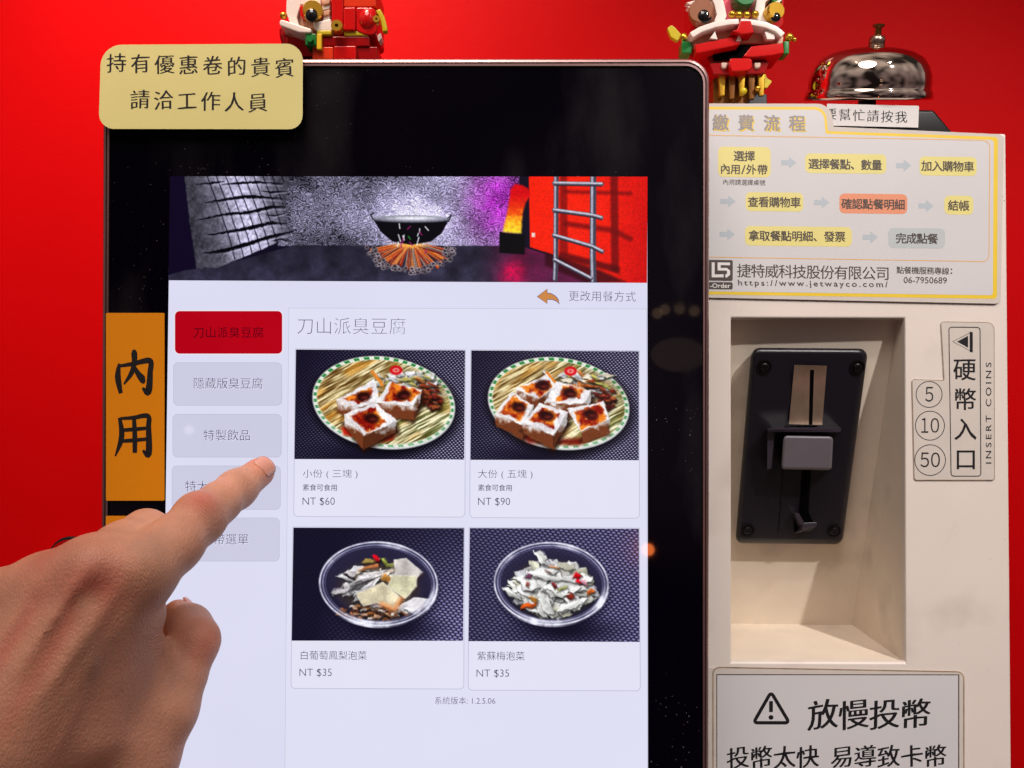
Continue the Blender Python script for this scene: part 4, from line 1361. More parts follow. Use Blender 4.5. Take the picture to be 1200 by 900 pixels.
mt = MB().box((bc.x + .019, BD + .002, topz + .0006), (.036, .030, .0006)).build('rubber_pad', M['black'], loc=(bc.x + .012, BD, topz))
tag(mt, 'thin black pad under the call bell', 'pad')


# ------------------------------------------------------------------ brick lion toys
def brick(name, pts, d, thick, mt_, parent, bv=0.0006, label=None):
    fr_ = [at(u, v, d) for u, v in pts]
    o = MB().slab(fr_[::-1], [p + Vector((0, thick, 0)) for p in fr_][::-1]).build(name, mt_, parent, label=label)
    return bevel(o, bv, 2) if bv else o


def box(u0, v0, u1, v1):
    return [(u0, v0), (u1, v0), (u1, v1), (u0, v1)]


def ball(name, u, v, d, r, mt_, parent, sq=(1, 1, 1)):
    q = r * d / F
    return MB().ball(at(u, v, d), (q * sq[0], q * sq[1], q * sq[2]), 24).build(name, mt_, parent, smooth=True)


def disc(name, u, v, d, r, thick, mt_, parent, tilt=(0, -1, 0), hole=0.0):
    q = r * d / F
    if hole:
        p = [(q * hole, 0), (q * hole, thick), (q * .92, thick), (q, thick * .8), (q, 0)]
    else:
        p = [(q, 0), (q, thick * .8), (q * .9, thick), (q * .01, thick)]
    return MB().lathe(at(u, v, d), p, tilt, 32).build(name, mt_, parent, smooth=False)


def arc_band(name, pts, w, d, thick, mt_, parent):
    L, R = [], []
    for k, (u, v) in enumerate(pts):
        a, b = pts[max(0, k - 1)], pts[min(len(pts) - 1, k + 1)]
        t = Vector((b[0] - a[0], b[1] - a[1])).normalized()
        L.append((u - t.y * w / 2, v + t.x * w / 2))
        R.append((u + t.y * w / 2, v - t.x * w / 2))
    n = len(pts)
    fl = [at(u, v, d) for u, v in L] + [at(u, v, d) for u, v in R]
    bl = [p + Vector((0, thick, 0)) for p in fl]
    fs = []
    for k in range(n - 1):
        fs += [(k, k + 1, n + k + 1, n + k), (2 * n + k, 3 * n + k, 3 * n + k + 1, 2 * n + k + 1), (k, 2 * n + k, 2 * n + k + 1, k + 1), (n + k, n + k + 1, 3 * n + k + 1, 3 * n + k)]
    fs += [(0, n, 3 * n, 2 * n), (n - 1, 3 * n - 1, 4 * n - 1, 2 * n - 1)]
    o = obj(name, fl + bl, fs, mt_, parent)
    bm2 = bmesh.new()
    bm2.from_mesh(o.data)
    bmesh.ops.recalc_face_normals(bm2, faces=bm2.faces)
    bm2.to_mesh(o.data)
    bm2.free()
    return bevel(o, .0006, 2)


GRP = 'brick lion dance toys'
D2 = 0.545
lion = empty('lion_dance_toy', (at(866, 118, D2).x, D2 + .02, topz), 'brick lion toy facing front with open red mouth beside the bell', 'toy', GRP)
brick('foot', box(838, 150, 856, 172), D2 + .004, .03, M['t_grey'], lion)
brick('foot', box(878, 110, 899, 172), D2 + .004, .03, M['t_grey'], lion)
brick('body', box(836, 84, 895, 160), D2 + .008, .034, M['t_brown'], lion)
for k in range(5):
    u = 842 + k * 11.5
    brick('drape', [(u, 86), (u + 9, 86), (u + 7.5, 112 + (k % 2) * 4), (u + 1.5, 112 + (k % 2) * 4)], D2 + .003, .006, M['t_gold'] if k % 2 == 0 else M['t_brown'], lion)
brick('collar', rquad([(831, 74), (902, 72), (897, 86), (836, 87)], 3), D2 + .000, .036, M['t_dred'], lion)
brick('jaw', rquad([(825, 60), (906, 58), (898, 80), (836, 82)], [2, 2, 9, 9]), D2 + .006, .03, M['t_dred'], lion)
brick('mouth', [(832, 56), (896, 52), (894, 68), (838, 70)], D2 + .0035, .02, M['blackhole'], lion)
brick('tongue', rquad([(854, 68), (882, 68), (881, 82), (857, 84)], 5), D2 - .006, .02, M['t_red'], lion)
for (a, b) in ((845, 73), (884, 73)):
    brick('tooth', rquad([(a, b), (a + 8, b), (a + 7, b + 6.5), (a + 1, b + 6.5)], 2), D2 - .002, .012, M['t_pearl'], lion)
for (u0_, u1_) in ((815, 826), (905, 917)):
    brick('horn', box(u0_, -8, u1_, 2.5), D2 + .003, .012, M['t_green'], lion)
brick('muzzle', rquad([(809, 42), (836, 33), (866, 27), (898, 31), (919, 42), (917, 52), (868, 50), (812, 58)], 3), D2 + .002, .03, M['t_tan'], lion)
brick('lip', [(814, 52), (864, 42), (867.5, 52), (816, 62.5)], D2 - .005, .028, M['t_red'], lion)
brick('lip', [(871, 66), (880.5, 54), (918, 50), (919, 62), (904, 65), (878, 67)], D2 - .005, .028, M['t_red'], lion)
for pts in ([(832, 45), (838, 36), (841, 46)], [(863, 48), (866, 39), (869, 47)], [(896, 37), (908, 35), (908, 46), (899, 46)]):
    brick('tooth', pts, D2 - .006, .006, M['t_white'], lion, .0003)
arc_band('brow', [(810, 41), (822, 34), (838, 28.5), (855, 25.5), (866, 25)], 7, D2 - .008, .026, M['t_white'], lion)
arc_band('brow', [(868, 25), (882, 26), (898, 29), (910, 34), (918, 41)], 7, D2 - .008, .026, M['t_white'], lion)
brick('nose_bridge', [(858, 36), (864, 34), (868, 24), (880, 24), (884, 38), (870, 40)], D2 - .010, .02, M['t_red'], lion)
brick('forehead', box(848, -30, 888, 26), D2 + .006, .03, M['t_pink'], lion)
brick('head', rquad([(812, -40), (920, -40), (918, 34), (812, 36)], 8), D2 + .012, .03, M['t_red'], lion)
disc('nose', 869, 1, D2 + .004, 13, .010, M['t_green'], lion, hole=.38)
disc('nostril', 869, 1, D2 + .004, 6, .004, M['t_black'], lion)
for u in (858, 866, 875, 885):
    ball('bead', u, 18 - abs(u - 871) * .08, D2 - .004, 4.4, M['t_gold'], lion)
arc_band('fur', [(836, -12), (843, 4), (846, 18), (842, 27)], 12, D2 - .002, .016, M['t_white'], lion)
arc_band('fur', [(904, -12), (892, 0), (890, 16), (897, 27)], 12, D2 - .002, .016, M['t_white'], lion)
disc('eye', 822, 18, D2 + .002, 14.5, .008, M['t_eye'], lion, (-.25, -1, 0))
ball('pupil', 826, 19, D2 - .005, 8.5, M['t_black'], lion, (1, .5, 1))
disc('eye', 903, 18, D2 + .000, 10.5, .008, M['t_gold'], lion, (.2, -1, 0))
ball('pupil', 909, 20, D2 - .007, 5.8, M['t_black'], lion, (1, .5, 1))
for k, (u, v) in enumerate(((805, 8), (808, 13), (804, 3))):
    brick('whisker', [(u, v), (u + 11, v - 3), (u + 9, v + 4)], D2 + .004, .006, M['t_white'], lion, .0003)
for k, (u, v) in enumerate(((908, -2), (906, 11))):
    brick('whisker', [(u, v + 4), (u + 11, v - 1), (u + 4, v + 7)], D2 + .002, .006, M['t_white'], lion, .0003)
for pts in ([(782, 33), (787, 29), (792, 33), (800, 42), (794, 48), (786, 43)], [(892, 92), (897, 86), (899, 92), (905, 95), (899, 103), (892, 102)]):
    brick('flame_charm', rquad(pts, 1.2, 3), D2 + .004, .004, M['t_lime'], lion, .0004)
brick('ear_block', box(799, 48, 811, 62), D2 + .000, .012, M['t_green'], lion)
brick('ear_block', box(918.5, 48, 925, 63), D2 + .000, .012, M['t_green'], lion)
ball('bead', 925, 44, D2 + .002, 5, M['t_gold'], lion)
ball('bead', 931, 46.5, D2 + .002, 2.6, M['t_gold'], lion)
ball('bead', 801, 44, D2 + .004, 5, M['t_gold'], lion)
ball('bead', 871, 107, D2 - .001, 4.4, M['t_lime'], lion)
ball('bead', 888, 104, D2 + .001, 3.4, M['t_gold'], lion)

D1 = 0.428
ktop = KP.p(400, 69, -.01).z
lio2 = empty('lion_dance_toy', (at(390, 66, D1).x, D1 + .012, ktop), 'brick lion toy in profile standing on top of the black kiosk', 'toy', GRP)
brick('base', box(370, 64, 440, 90), D1 + .006, .024, M['t_dred'], lio2)
jw = MB().lathe(at(341, 37, D1 + .014), [(13.8 * D1 / F, 0), (13.2 * D1 / F, -8 * D1 / F), (10 * D1 / F, -20 * D1 / F), (6 * D1 / F, -26 * D1 / F)], (0, 0, 1), 36).build('jaw', M['t_dred'], lio2, smooth=False)
brick('jaw_side', box(335, 42, 368, 66), D1 + .008, .02, M['t_red'], lio2)
brick('lip', [(327, 24.5), (330, 22.5), (365, 34), (364.5, 38.5), (350, 38), (328, 30)], D1 - .002, .024, M['t_white'], lio2)
brick('tooth', box(336.5, 33, 350, 39.5), D1 + .004, .012, M['t_tan'], lio2)
brick('head', [(336, -18), (376, -18), (376, 6), (352, 6), (348, 20), (352, 34), (340, 28), (335, 14)], D1 + .003, .026, M['t_white'], lio2)
brick('head_shade', [(347, 4), (378, 4), (378, 32), (352, 34)], D1 + .006, .02, M['t_tan'], lio2)
brick('cheek', [(366, 26), (388, 22), (389, 36), (370, 36)], D1 + .001, .018, M['t_white'], lio2)
disc('eye', 366.5, 16, D1 + .004, 11.8, .005, M['t_gold'], lio2, (.25, -1, 0))
ball('pupil', 365, 18, D1 - .0015, 7.6, M['t_black'], lio2, (.95, .5, 1.1))
brick('eyelid', rquad([(351, 8), (356, 6), (356, 20), (352, 19)], 1), D1 + .001, .008, M['t_red'], lio2)
for k in range(4):
    brick('mane', [(377 + k * .6, 0 + k * 6.5), (387, -2 + k * 6.5), (386, 4 + k * 6.5), (378, 5.5 + k * 6.5)], D1 + .002 + .001 * (k % 2), .014, M['t_white'] if k % 2 else M['t_tan'], lio2, .0003)
ball('bead', 332, 18.5, D1 + .004, 4.2, M['t_gold'], lio2)
brick('chin_block', box(357.5, 39, 370.5, 53), D1 - .001, .014, M['t_green'], lio2)
disc('stud', 364, 47, D1 - .001, 4, .002, M['t_green'], lio2)
brick('tile', box(370.8, 39, 377, 58), D1 - .0005, .014, M['t_yellow'], lio2)
brick('strip', box(371, 35, 388.5, 41), D1 + .0005, .018, M['t_lime'], lio2)
brick('block', box(388.5, -18, 402.3, 31.5), D1 + .002, .026, M['t_red'], lio2)
brick('block', box(402.5, 8.5, 416.5, 35.5), D1 + .000, .026, M['t_red'], lio2)
brick('block', box(402.5, -18, 441, 8), D1 + .003, .026, M['t_ored'], lio2)
brick('rump', rquad([(416.8, 8.3), (441, 8.3), (441.5, 40), (430, 42), (417, 36)], [2, 7, 4, 6, 2], 5), D1 + .001, .026, M['t_red'], lio2, .0012)
ball('haunch', 431, 24, D1 + .003, 13.5, M['t_red'], lio2, (.85, .7, 1.05))
disc('stud', 396.3, 33.5, D1 + .000, 7, .004, M['t_gold'], lio2, hole=.3)
disc('stud', 442.5, 26, D1 - .002, 4.4, .004, M['t_gold'], lio2, hole=.3)
brick('strip', box(403, 36, 431.5, 42), D1 + .0015, .02, M['t_lime'], lio2)
brick('row', box(378, 42.3, 433, 54.2), D1 + .002, .024, M['t_dred'], lio2)
brick('row', box(391, 53.5, 417.3, 70), D1 + .000, .026, M['t_red'], lio2)
brick('row', box(417.6, 54.3, 442.5, 70), D1 + .003, .024, M['t_dred'], lio2)
brick('row', box(366, 54.5, 390.7, 70), D1 + .002, .024, M['t_ored'], lio2)
arc_band('fin', [(442.5, 11), (447.5, 20), (450.5, 31), (451, 37)], 6, D1 + .003, .004, M['t_lime'], lio2)
brick('tail_tip', rquad([(442, 42), (446, 38), (447.5, 45), (443.5, 49)], 1.2), D1 + .002, .006, M['t_white'], lio2)

# dark chrome dome on the wall, almost hidden by the hand
kc = at(84, 655, 0.640)
kn = empty('wall_knob', kc, 'small dark chrome dome on the red wall just above the hand', 'knob')
q = 25 * .62 / F
MB().lathe(kc, [(q, 0), (q, .002), (q * .97, .005), (q * .85, .010), (q * .62, .0145), (q * .3, .017), (q * .05, .0175)], (0, -1, 0), 40).build('dome', M['chrome'], kn, smooth=True)
MB().lathe(kc, [(q * 1.1, 0), (q * 1.1, .0012), (q * 1.02, .0018)], (0, -1, 0), 40).build('base_ring', M['black'], kn)

# ------------------------------------------------------------------ the pointing left hand: one continuous skin surface
def V3(u, v, d):
    return np.array(at(u, v, d))


TIPD = KP.p(303, 553).y
index = [(V3(166, 672, .325), .0118), (V3(203, 638, .340), .0103), (V3(234, 608, .3575), .0096), (V3(257, 589, .371), .0079), (V3(277, 574, .385), .0077), (V3(304, 553.5, TIPD - .0067), .0069)]
middle = [(V3(110, 670, .319), .0115), (V3(143, 646, .337), .0103), (V3(171, 625, .354), .0097), (V3(160, 665, .373), .0086), (V3(150, 700, .378), .0080), (V3(132, 742, .362), .0072)]
ringf = [(V3(54, 690, .323), .0110), (V3(86, 672, .342), .0098), (V3(112, 656, .358), .0092), (V3(112, 700, .376), .0083), (V3(108, 735, .378), .0077), (V3(92, 768, .360), .0070)]
pinky = [(V3(2, 706, .329), .0104), (V3(30, 704, .346), .0086), (V3(54, 690, .358), .0080), (V3(62, 725, .374), .0073), (V3(62, 758, .374), .0068), (V3(48, 784, .358), .0063)]
thumb = [(V3(118, 950, .335), .0165), (V3(160, 890, .342), .0150), (V3(193, 832, .347), .0118), (V3(211, 792, .353), .0104), (V3(227, 751, .359), .0097), (V3(221, 735, .368), .0088), (V3(209, 722, .380), .0072)]
wrist = V3(-30, 925, .322)
meta = [(V3(166, 672, .325), .0116, V3(28, 872, .312), .0150), (V3(110, 670, .319), .0116, V3(0, 858, .308), .0150),
        (V3(54, 690, .323), .0112, V3(-30, 868, .313), .0150), (V3(2, 706, .329), .0112, V3(-76, 830, .322), .0150)]


def rcone(P, a, ra, b, rb):
    ba = b - a
    L = float(ba @ ba)
    t = np.clip(((P - a) @ ba) / L, 0, 1)
    return np.sqrt(((P - a - t[..., None] * ba) ** 2).sum(-1)) - (ra + (rb - ra) * t)


def smin(a, b, k):
    h = np.clip(.5 + .5 * (b - a) / k, 0, 1)
    return b + (a - b) * h - k * h * (1 - h)


def chain(P, pts, k):
    f = None
    for (a, ra), (b, rb) in zip(pts[:-1], pts[1:]):
        q_ = rcone(P, a, ra, b, rb)
        f = q_ if f is None else smin(f, q_, k)
    return f


def bump_at(P, c, r, amp):
    return amp * np.exp(-((P - c) ** 2).sum(-1) / (r * r))


def groove(P, a, b, r, amp):
    ba = b - a
    t = np.clip(((P - a) @ ba) / float(ba @ ba), 0, 1)
    d2 = ((P - a - t[..., None] * ba) ** 2).sum(-1)
    return amp * np.exp(-d2 / (r * r)) * np.sin(np.pi * np.clip(t * .9 + .05, 0, 1))


def on_back(u, v, d):
    """point pushed towards the camera so that it sits about on the dorsal skin"""
    return V3(u, v, d)


def hand_sdf(P):
    palm = None
    for a, ra, b, rb in meta:
        q_ = rcone(P, a, ra, b, rb)
        palm = q_ if palm is None else smin(palm, q_, .016)
    for a, ra, b, rb in ((V3(120, 705, .345), .013, V3(20, 860, .335), .018), (V3(50, 735, .35), .013, V3(-20, 860, .335), .018),       # palm side
                         (V3(156, 722, .334), .0118, V3(100, 850, .326), .0165), (V3(170, 765, .344), .0085, V3(140, 850, .338), .014)):            # first web muscle
        palm = smin(palm, rcone(P, a, ra, b, rb), .010)
    for a, b_ in ((meta[0][0], meta[1][0]), (meta[1][0], meta[2][0]), (meta[2][0], meta[3][0])):
        palm = smin(palm, rcone(P, a, .0098, b_, .0098), .008)
    arm = smin(rcone(P, V3(10, 880, .322), .021, wrist, .0235), rcone(P, wrist, .0235, np.array([-.225, .20, -.235]), .031), .02)
    arm = smin(arm, rcone(P, np.array([-.225, .20, -.235]), .031, np.array([-.255, .06, -.32]), .038), .02)
    f = smin(palm, arm, .018)
    f = smin(f, chain(P, thumb[:4], .006), .011)
    th = chain(P, thumb[3:], .005)
    f = smin(f, th, .0022)
    for fg in (pinky, ringf, middle):
        f = smin(f, chain(P, fg[:3], .006), .0045)
        f = smin(f, chain(P, fg[2:], .004), .0020)
    ix = chain(P, index, .006)
    f = smin(f, ix, .0040)
    # knuckles, joints, tendons and veins
    f = f - bump_at(P, V3(163, 660, .309), .010, .0014) - bump_at(P, V3(106, 655, .305), .010, .0018) - bump_at(P, V3(50, 675, .310), .010, .0010)
    f = f - bump_at(P, V3(226, 588, .351), .0070, .0020) - bump_at(P, V3(270, 560, .380), .0055, .0008)
    f = f + bump_at(P, V3(113, 686, .309), .0065, .0010) + bump_at(P, V3(138, 648, .320), .006, .0010)      # hollow between the knuckles
    f = f - groove(P, V3(150, 672, .311), V3(40, 830, .296), .0030, .0017) - groove(P, V3(104, 662, .305), V3(10, 800, .294), .0032, .0022) - groove(P, V3(48, 680, .310), V3(-30, 800, .298), .003, .0013)
    f = f + groove(P, V3(96, 690, .307), V3(20, 830, .296), .0050, .0011) + groove(P, V3(56, 690, .309), V3(-20, 800, .298), .005, .0011) + groove(P, V3(150, 710, .317), V3(90, 860, .306), .006, .0010)
    f = f - groove(P, V3(96, 705, .306), V3(112, 800, .307), .0022, .0010) - groove(P, V3(112, 800, .307), V3(60, 890, .302), .0022, .0006)
    # skin folds over the index joint and at the thumb web
    for k, (du, dv) in enumerate(((-7, 6), (-3, 2.5), (1, -1), (5, -4.5))):
        c0 = V3(232 + du - 11, 602 + dv - 13, .350)
        c1 = V3(232 + du + 9, 602 + dv + 11, .347)
        f = f + groove(P, c0, c1, .0010, .0007 if k in (1, 2) else .0005)
    for k, (du, dv) in enumerate(((-2.5, 2), (2, -1.6))):
        f = f + groove(P, V3(277 + du - 9, 574 + dv - 12, .379), V3(277 + du + 7, 574 + dv + 9, .377), .0009, .0004)
    for k in range(5):      # creases where the thumb web folds
        f = f + groove(P, V3(186 - 2 * k, 742 + 9 * k, .336), V3(150 - 3 * k, 712 + 11 * k, .316), .0010, .00025)
    f = f + groove(P, V3(186, 752, .340), V3(196, 800, .338), .0014, .0008)
    return f


def surface_nets(lo, hi, step, fn):
    nx, ny, nz = [int(math.ceil((hi[i] - lo[i]) / step)) + 1 for i in range(3)]
    X = lo[0] + np.arange(nx) * step
    Y = lo[1] + np.arange(ny) * step
    Z = lo[2] + np.arange(nz) * step
    val = np.empty((nx, ny, nz), np.float32)
    # coarse pass first: only blocks near the skin are worked out finely
    B = 16
    for i in range(0, nx, B):
        for j in range(0, ny, B):
            for k in range(0, nz, B):
                xs, ys, zs = X[i:i + B], Y[j:j + B], Z[k:k + B]
                cen = np.array([[xs.mean(), ys.mean(), zs.mean()]])
                rad = step * B * .9
                c_ = float(hand_sdf(cen)[0])
                if abs(c_) > rad + .012:
                    val[i:i + B, j:j + B, k:k + B] = c_
                else:
                    g3 = np.stack(np.meshgrid(xs, ys, zs, indexing='ij'), -1)
                    val[i:i + B, j:j + B, k:k + B] = fn(g3)
    ins = val < 0
    s = np.zeros((nx - 1, ny - 1, nz - 1), np.int32)
    for a in (0, 1):
        for b in (0, 1):
            for c in (0, 1):
                s += ins[a:nx - 1 + a, b:ny - 1 + b, c:nz - 1 + c]
    act = (s > 0) & (s < 8)
    cid = -np.ones(act.shape, np.int64)
    ijk = np.argwhere(act)
    cid[act] = np.arange(len(ijk))
    acc_ = np.zeros((len(ijk), 3))
    cnt = np.zeros(len(ijk))
    cor = [(a, b, c) for a in (0, 1) for b in (0, 1) for c in (0, 1)]
    for p in cor:
        for ax in range(3):
            if p[ax]:
                continue
            r = list(p)
            r[ax] = 1
            v0 = val[ijk[:, 0] + p[0], ijk[:, 1] + p[1], ijk[:, 2] + p[2]]
            v1 = val[ijk[:, 0] + r[0], ijk[:, 1] + r[1], ijk[:, 2] + r[2]]
            m_ = (v0 < 0) != (v1 < 0)
            t = np.where(m_, v0 / np.where(m_, v0 - v1, 1), 0)
            q_ = np.tile(np.array(p, float), (len(ijk), 1))
            q_[:, ax] += t
            acc_[m_] += q_[m_]
            cnt[m_] += 1
    pos = np.array(lo) + (ijk + acc_ / cnt[:, None]) * step
    quads = []
    for ax in range(3):
        o1, o2 = [(1, 2), (2, 0), (0, 1)][ax]
        sl0 = [slice(None)] * 3
        sl1 = [slice(None)] * 3
        sl0[ax], sl1[ax] = slice(0, -1), slice(1, None)
        d_ = ins[tuple(sl0)] != ins[tuple(sl1)]
        e = np.argwhere(d_)
        ok = (e[:, o1] > 0) & (e[:, o2] > 0) & (e[:, o1] < act.shape[o1]) & (e[:, o2] < act.shape[o2]) & (e[:, ax] < act.shape[ax])
        e = e[ok]
        fl = ins[tuple(e.T)]
        u1, u2 = np.zeros(3, int), np.zeros(3, int)
        u1[o1], u2[o2] = 1, 1
        q_ = np.stack([cid[tuple((e - u1 - u2).T)], cid[tuple((e - u2).T)], cid[tuple(e.T)], cid[tuple((e - u1).T)]], -1)
        q_[~fl] = q_[~fl][:, ::-1]
        quads.append(q_)
    return pos, np.concatenate(quads)


PB = np.array([-.20, .30, -.22])


def skin_material():
    m, t, b = nt('skin')
    a = t.nodes.new('ShaderNodeAttribute')
    a.attribute_name = 'tone'
    tc = t.nodes.new('ShaderNodeTexCoord')
    n = t.nodes.new('ShaderNodeTexNoise')
    n.inputs['Scale'].default_value = 90
    n.inputs['Detail'].default_value = 6
    t.links.new(tc.outputs['Object'], n.inputs['Vector'])
    r = t.nodes.new('ShaderNodeMapRange')
    r.inputs[1].default_value, r.inputs[2].default_value = .3, .7
    r.inputs[3].default_value, r.inputs[4].default_value = .90, 1.10
    t.links.new(n.outputs['Fac'], r.inputs[0])
    s = t.nodes.new('ShaderNodeVectorMath')
    s.operation = 'SCALE'
    t.links.new(a.outputs['Color'], s.inputs[0])
    t.links.new(r.outputs[0], s.inputs['Scale'])
    t.links.new(s.outputs[0], b.inputs['Base Color'])
    b.inputs['Roughness'].default_value = .48
    b.inputs['Specular IOR Level'].default_value = .4
    b.inputs['Subsurface Weight'].default_value = .25
    b.inputs['Subsurface Radius'].default_value = (1.0, .35, .2)
    b.inputs['Subsurface Scale'].default_value = .0025
    # fine skin lines: stretched cells across the hand, plus pores
    mp = t.nodes.new('ShaderNodeMapping')
    mp.inputs['Rotation'].default_value = (0, math.radians(-40), 0)
    mp.inputs['Scale'].default_value = (1.0, 1.0, .42)
    t.links.new(tc.outputs['Object'], mp.inputs['Vector'])
    vo = t.nodes.new('ShaderNodeTexVoronoi')
    vo.feature = 'DISTANCE_TO_EDGE'
    vo.inputs['Scale'].default_value = 1150
    t.links.new(mp.outputs[0], vo.inputs['Vector'])
    n2 = t.nodes.new('ShaderNodeTexNoise')
    n2.inputs['Scale'].default_value = 750
    n2.inputs['Detail'].default_value = 5
    t.links.new(tc.outputs['Object'], n2.inputs['Vector'])
    ad = t.nodes.new('ShaderNodeMath')
    ad.operation = 'ADD'
    t.links.new(vo.outputs['Distance'], ad.inputs[0])
    t.links.new(n2.outputs['Fac'], ad.inputs[1])
    # creases across the joints: bands square to the finger, fading away from each joint
    hsum = ad.outputs[0]
    for P0, AX, rad_, period, amp in (((V3(231, 598, .349)), index[3][0] - index[1][0], .0115, .0021, 2.4), (V3(274, 566, .379), index[5][0] - index[3][0], .0075, .0017, 1.6),
                                     (V3(242, 748, .350), thumb[4][0] - thumb[2][0], .010, .0026, .45), (V3(175, 655, .318), index[1][0] - index[0][0], .016, .0019, .8), (V3(185, 740, .335), np.array([.6, .1, .8]), .013, .0024, 1.2), (V3(170, 618, .345), middle[2][0] - middle[0][0], .011, .0024, .6)):
        axn = np.array(AX) / np.linalg.norm(AX)
        P0 = np.array(P0) - PB
        sb = t.nodes.new('ShaderNodeVectorMath')
        sb.operation = 'SUBTRACT'
        t.links.new(tc.outputs['Object'], sb.inputs[0])
        sb.inputs[1].default_value = tuple(P0)
        dt = t.nodes.new('ShaderNodeVectorMath')
        dt.operation = 'DOT_PRODUCT'
        t.links.new(sb.outputs[0], dt.inputs[0])
        dt.inputs[1].default_value = tuple(axn * (2 * math.pi / period))
        nz = t.nodes.new('ShaderNodeTexNoise')
        nz.inputs['Scale'].default_value = 160
        nz.inputs['Detail'].default_value = 3
        t.links.new(tc.outputs['Object'], nz.inputs['Vector'])
        ml = t.nodes.new('ShaderNodeMath')
        ml.operation = 'MULTIPLY_ADD'
        t.links.new(nz.outputs['Fac'], ml.inputs[0])
        ml.inputs[1].default_value = 9.0
        t.links.new(dt.outputs['Value'], ml.inputs[2])
        sn_ = t.nodes.new('ShaderNodeMath')
        sn_.operation = 'SINE'
        t.links.new(ml.outputs[0], sn_.inputs[0])
        ab = t.nodes.new('ShaderNodeMath')
        ab.operation = 'ABSOLUTE'
        t.links.new(sn_.outputs[0], ab.inputs[0])
        pw = t.nodes.new('ShaderNodeMath')
        pw.operation = 'POWER'
        t.links.new(ab.outputs[0], pw.inputs[0])
        pw.inputs[1].default_value = .5
        ln = t.nodes.new('ShaderNodeVectorMath')
        ln.operation = 'LENGTH'
        t.links.new(sb.outputs[0], ln.inputs[0])
        mk = t.nodes.new('ShaderNodeMapRange')
        mk.interpolation_type = 'SMOOTHSTEP'
        mk.inputs[1].default_value, mk.inputs[2].default_value = rad_ * .25, rad_
        mk.inputs[3].default_value, mk.inputs[4].default_value = amp, 0
        t.links.new(ln.outputs['Value'], mk.inputs[0])
        ma = t.nodes.new('ShaderNodeMath')
        ma.operation = 'MULTIPLY_ADD'
        t.links.new(pw.outputs[0], ma.inputs[0])
        t.links.new(mk.outputs[0], ma.inputs[1])
        t.links.new(hsum, ma.inputs[2])
        hsum = ma.outputs[0]
    bp = t.nodes.new('ShaderNodeBump')
    bp.inputs['Strength'].default_value = .55
    bp.inputs['Distance'].default_value = .0005
    t.links.new(hsum, bp.inputs['Height'])
    t.links.new(bp.outputs[0], b.inputs['Normal'])
    return m


SK = skin_material()
pos, quads = surface_nets((-.305, .03, -.37), (-.092, .412, -.028), .0013, hand_sdf)
PB = np.array([-.20, .30, -.22])
me = bpy.data.meshes.new('person')
me.vertices.add(len(pos))
me.vertices.foreach_set('co', (pos - PB).astype(np.float32).ravel())
me.loops.add(len(quads) * 4)
me.loops.foreach_set('vertex_index', quads.astype(np.int32).ravel())
me.polygons.add(len(quads))
me.polygons.foreach_set('loop_start', (np.arange(len(quads)) * 4).astype(np.int32))
me.polygons.foreach_set('use_smooth', np.ones(len(quads), bool))
me.update(calc_edges=True)
me.validate()
tone = np.tile(np.array(lin((192, 138, 112))), (len(pos), 1))
red, pale, blue = np.array(lin((186, 92, 78))), np.array(lin((206, 156, 126))), np.array(lin((160, 128, 104)))


def tint(c, r, col, k):
    w_ = (k * np.exp(-((pos - c) ** 2).sum(-1) / (r * r)))[:, None]
    tone[:] = tone * (1 - w_) + col * w_


def tint_line(a, b, r, col, k):
    ba = b - a
    t = np.clip(((pos - a) @ ba) / float(ba @ ba), 0, 1)
    w_ = (k * np.exp(-((pos - a - t[:, None] * ba) ** 2).sum(-1) / (r * r)))[:, None]
    tone[:] = tone * (1 - w_) + col * w_


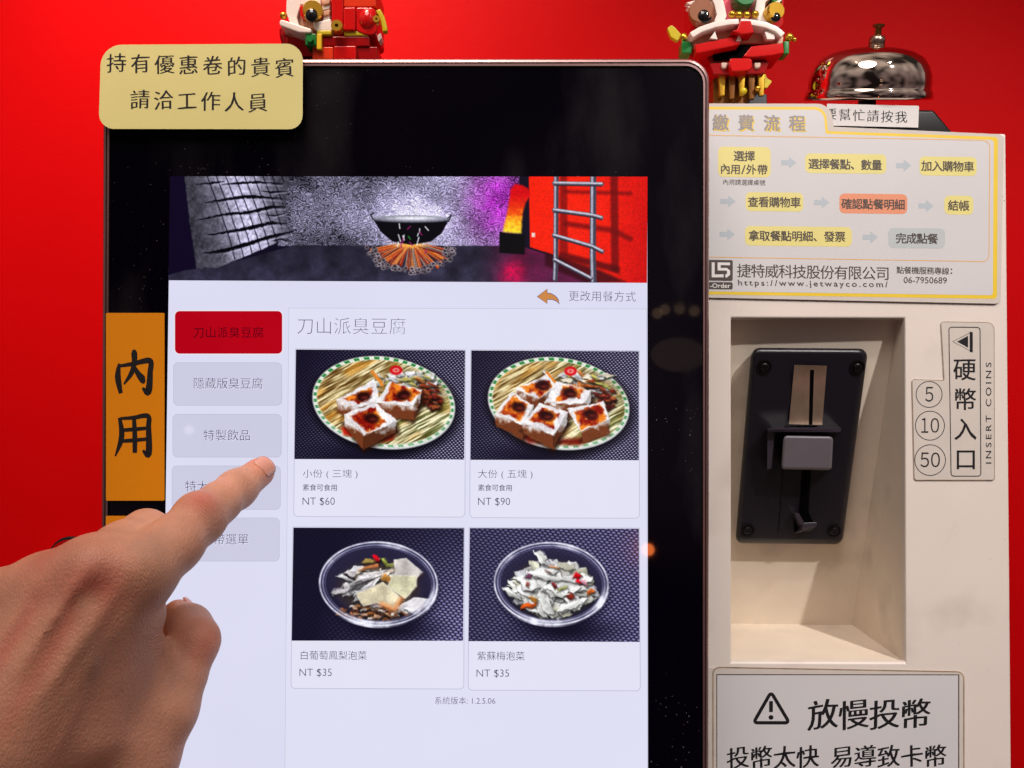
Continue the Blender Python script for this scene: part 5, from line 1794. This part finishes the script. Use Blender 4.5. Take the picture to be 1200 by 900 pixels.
tint(V3(113, 684, .309), .010, red, .8)
tint(V3(236, 586, .350), .007, red, .7)
tint(V3(60, 660, .315), .012, red, .45)
tint(V3(244, 752, .352), .010, red, .45)
tint(V3(304, 553, .400), .010, red, .4)
tint_line(V3(100, 690, .307), V3(10, 850, .297), .004, red, .5)
tint_line(V3(60, 690, .309), V3(-20, 800, .298), .004, red, .5)
tint_line(V3(96, 705, .306), V3(112, 800, .307), .003, blue, .4)
tint_line(V3(178, 640, .320), V3(190, 690, .322), .008, blue, .4)
tint_line(V3(150, 640, .325), V3(172, 612, .345), .010, pale, .5)
tint(V3(104, 706, .304), .004, pale, .6)
ca = me.color_attributes.new('tone', 'FLOAT_COLOR', 'POINT')
rgba = np.ones((len(pos), 4), np.float32)
rgba[:, :3] = tone
ca.data.foreach_set('color', rgba.ravel())
me.materials.append(SK)
person = bpy.data.objects.new('person', me)
person.location = tuple(PB)
COL.objects.link(person)
tag(person, 'bare left hand pointing its index finger at the lit menu', 'person')
sm = person.modifiers.new('smooth', 'SMOOTH')
sm.factor = .5
sm.iterations = 3


def nail(name, c, axis, up, r, w, L):
    """curved nail plate on a finger of radius r: axis runs to the tip, up is the back of the finger"""
    a = Vector(axis).normalized()
    u_ = Vector(up)
    u_ = (u_ - a * u_.dot(a)).normalized()
    s_ = a.cross(u_)
    vs, fs = [], []
    NU, NV = 12, 10
    for i in range(NU + 1):
        x = (i / NU - .5) * L
        end = 1 - max(0, abs(i / NU - .5) * 2 - .55) ** 2 * 1.6
        for j in range(NV + 1):
            t = (j / NV - .5) * 2 * w * end
            rad = r + .0002 - .0006 * max(0, i / NU - .75) * 2
            vs.append(Vector(c) + a * x + (u_ * math.cos(t) + s_ * math.sin(t)) * rad)
    n_ = len(vs)
    for i in range(NU):
        for j in range(NV):
            q_ = i * (NV + 1) + j
            fs.append((q_, q_ + 1, q_ + NV + 2, q_ + NV + 1))
    o = obj(name, vs, fs, M['nail'], person, smooth=True)
    sd = o.modifiers.new('thickness', 'SOLIDIFY')
    sd.thickness = .0006
    sd.offset = 0
    return o


M['nail'] = mat('nail', (190, 134, 116), .3, 0, .5, var=.05, scale=200)
tip, dip = index[-1][0], index[-2][0]
ax_ = Vector(tip - dip).normalized()
nail('nail', Vector(tip) - ax_ * .0012, ax_, (.8, -.25, .75), .00690, .75, .0088)
tip, ip_ = thumb[-1][0], thumb[-3][0]
ax_ = Vector(tip - ip_).normalized()
nail('nail', Vector(tip) - ax_ * .001, ax_, (1, .25, .45), .0074, .8, .0105)

bpy.data.objects.remove(_to)
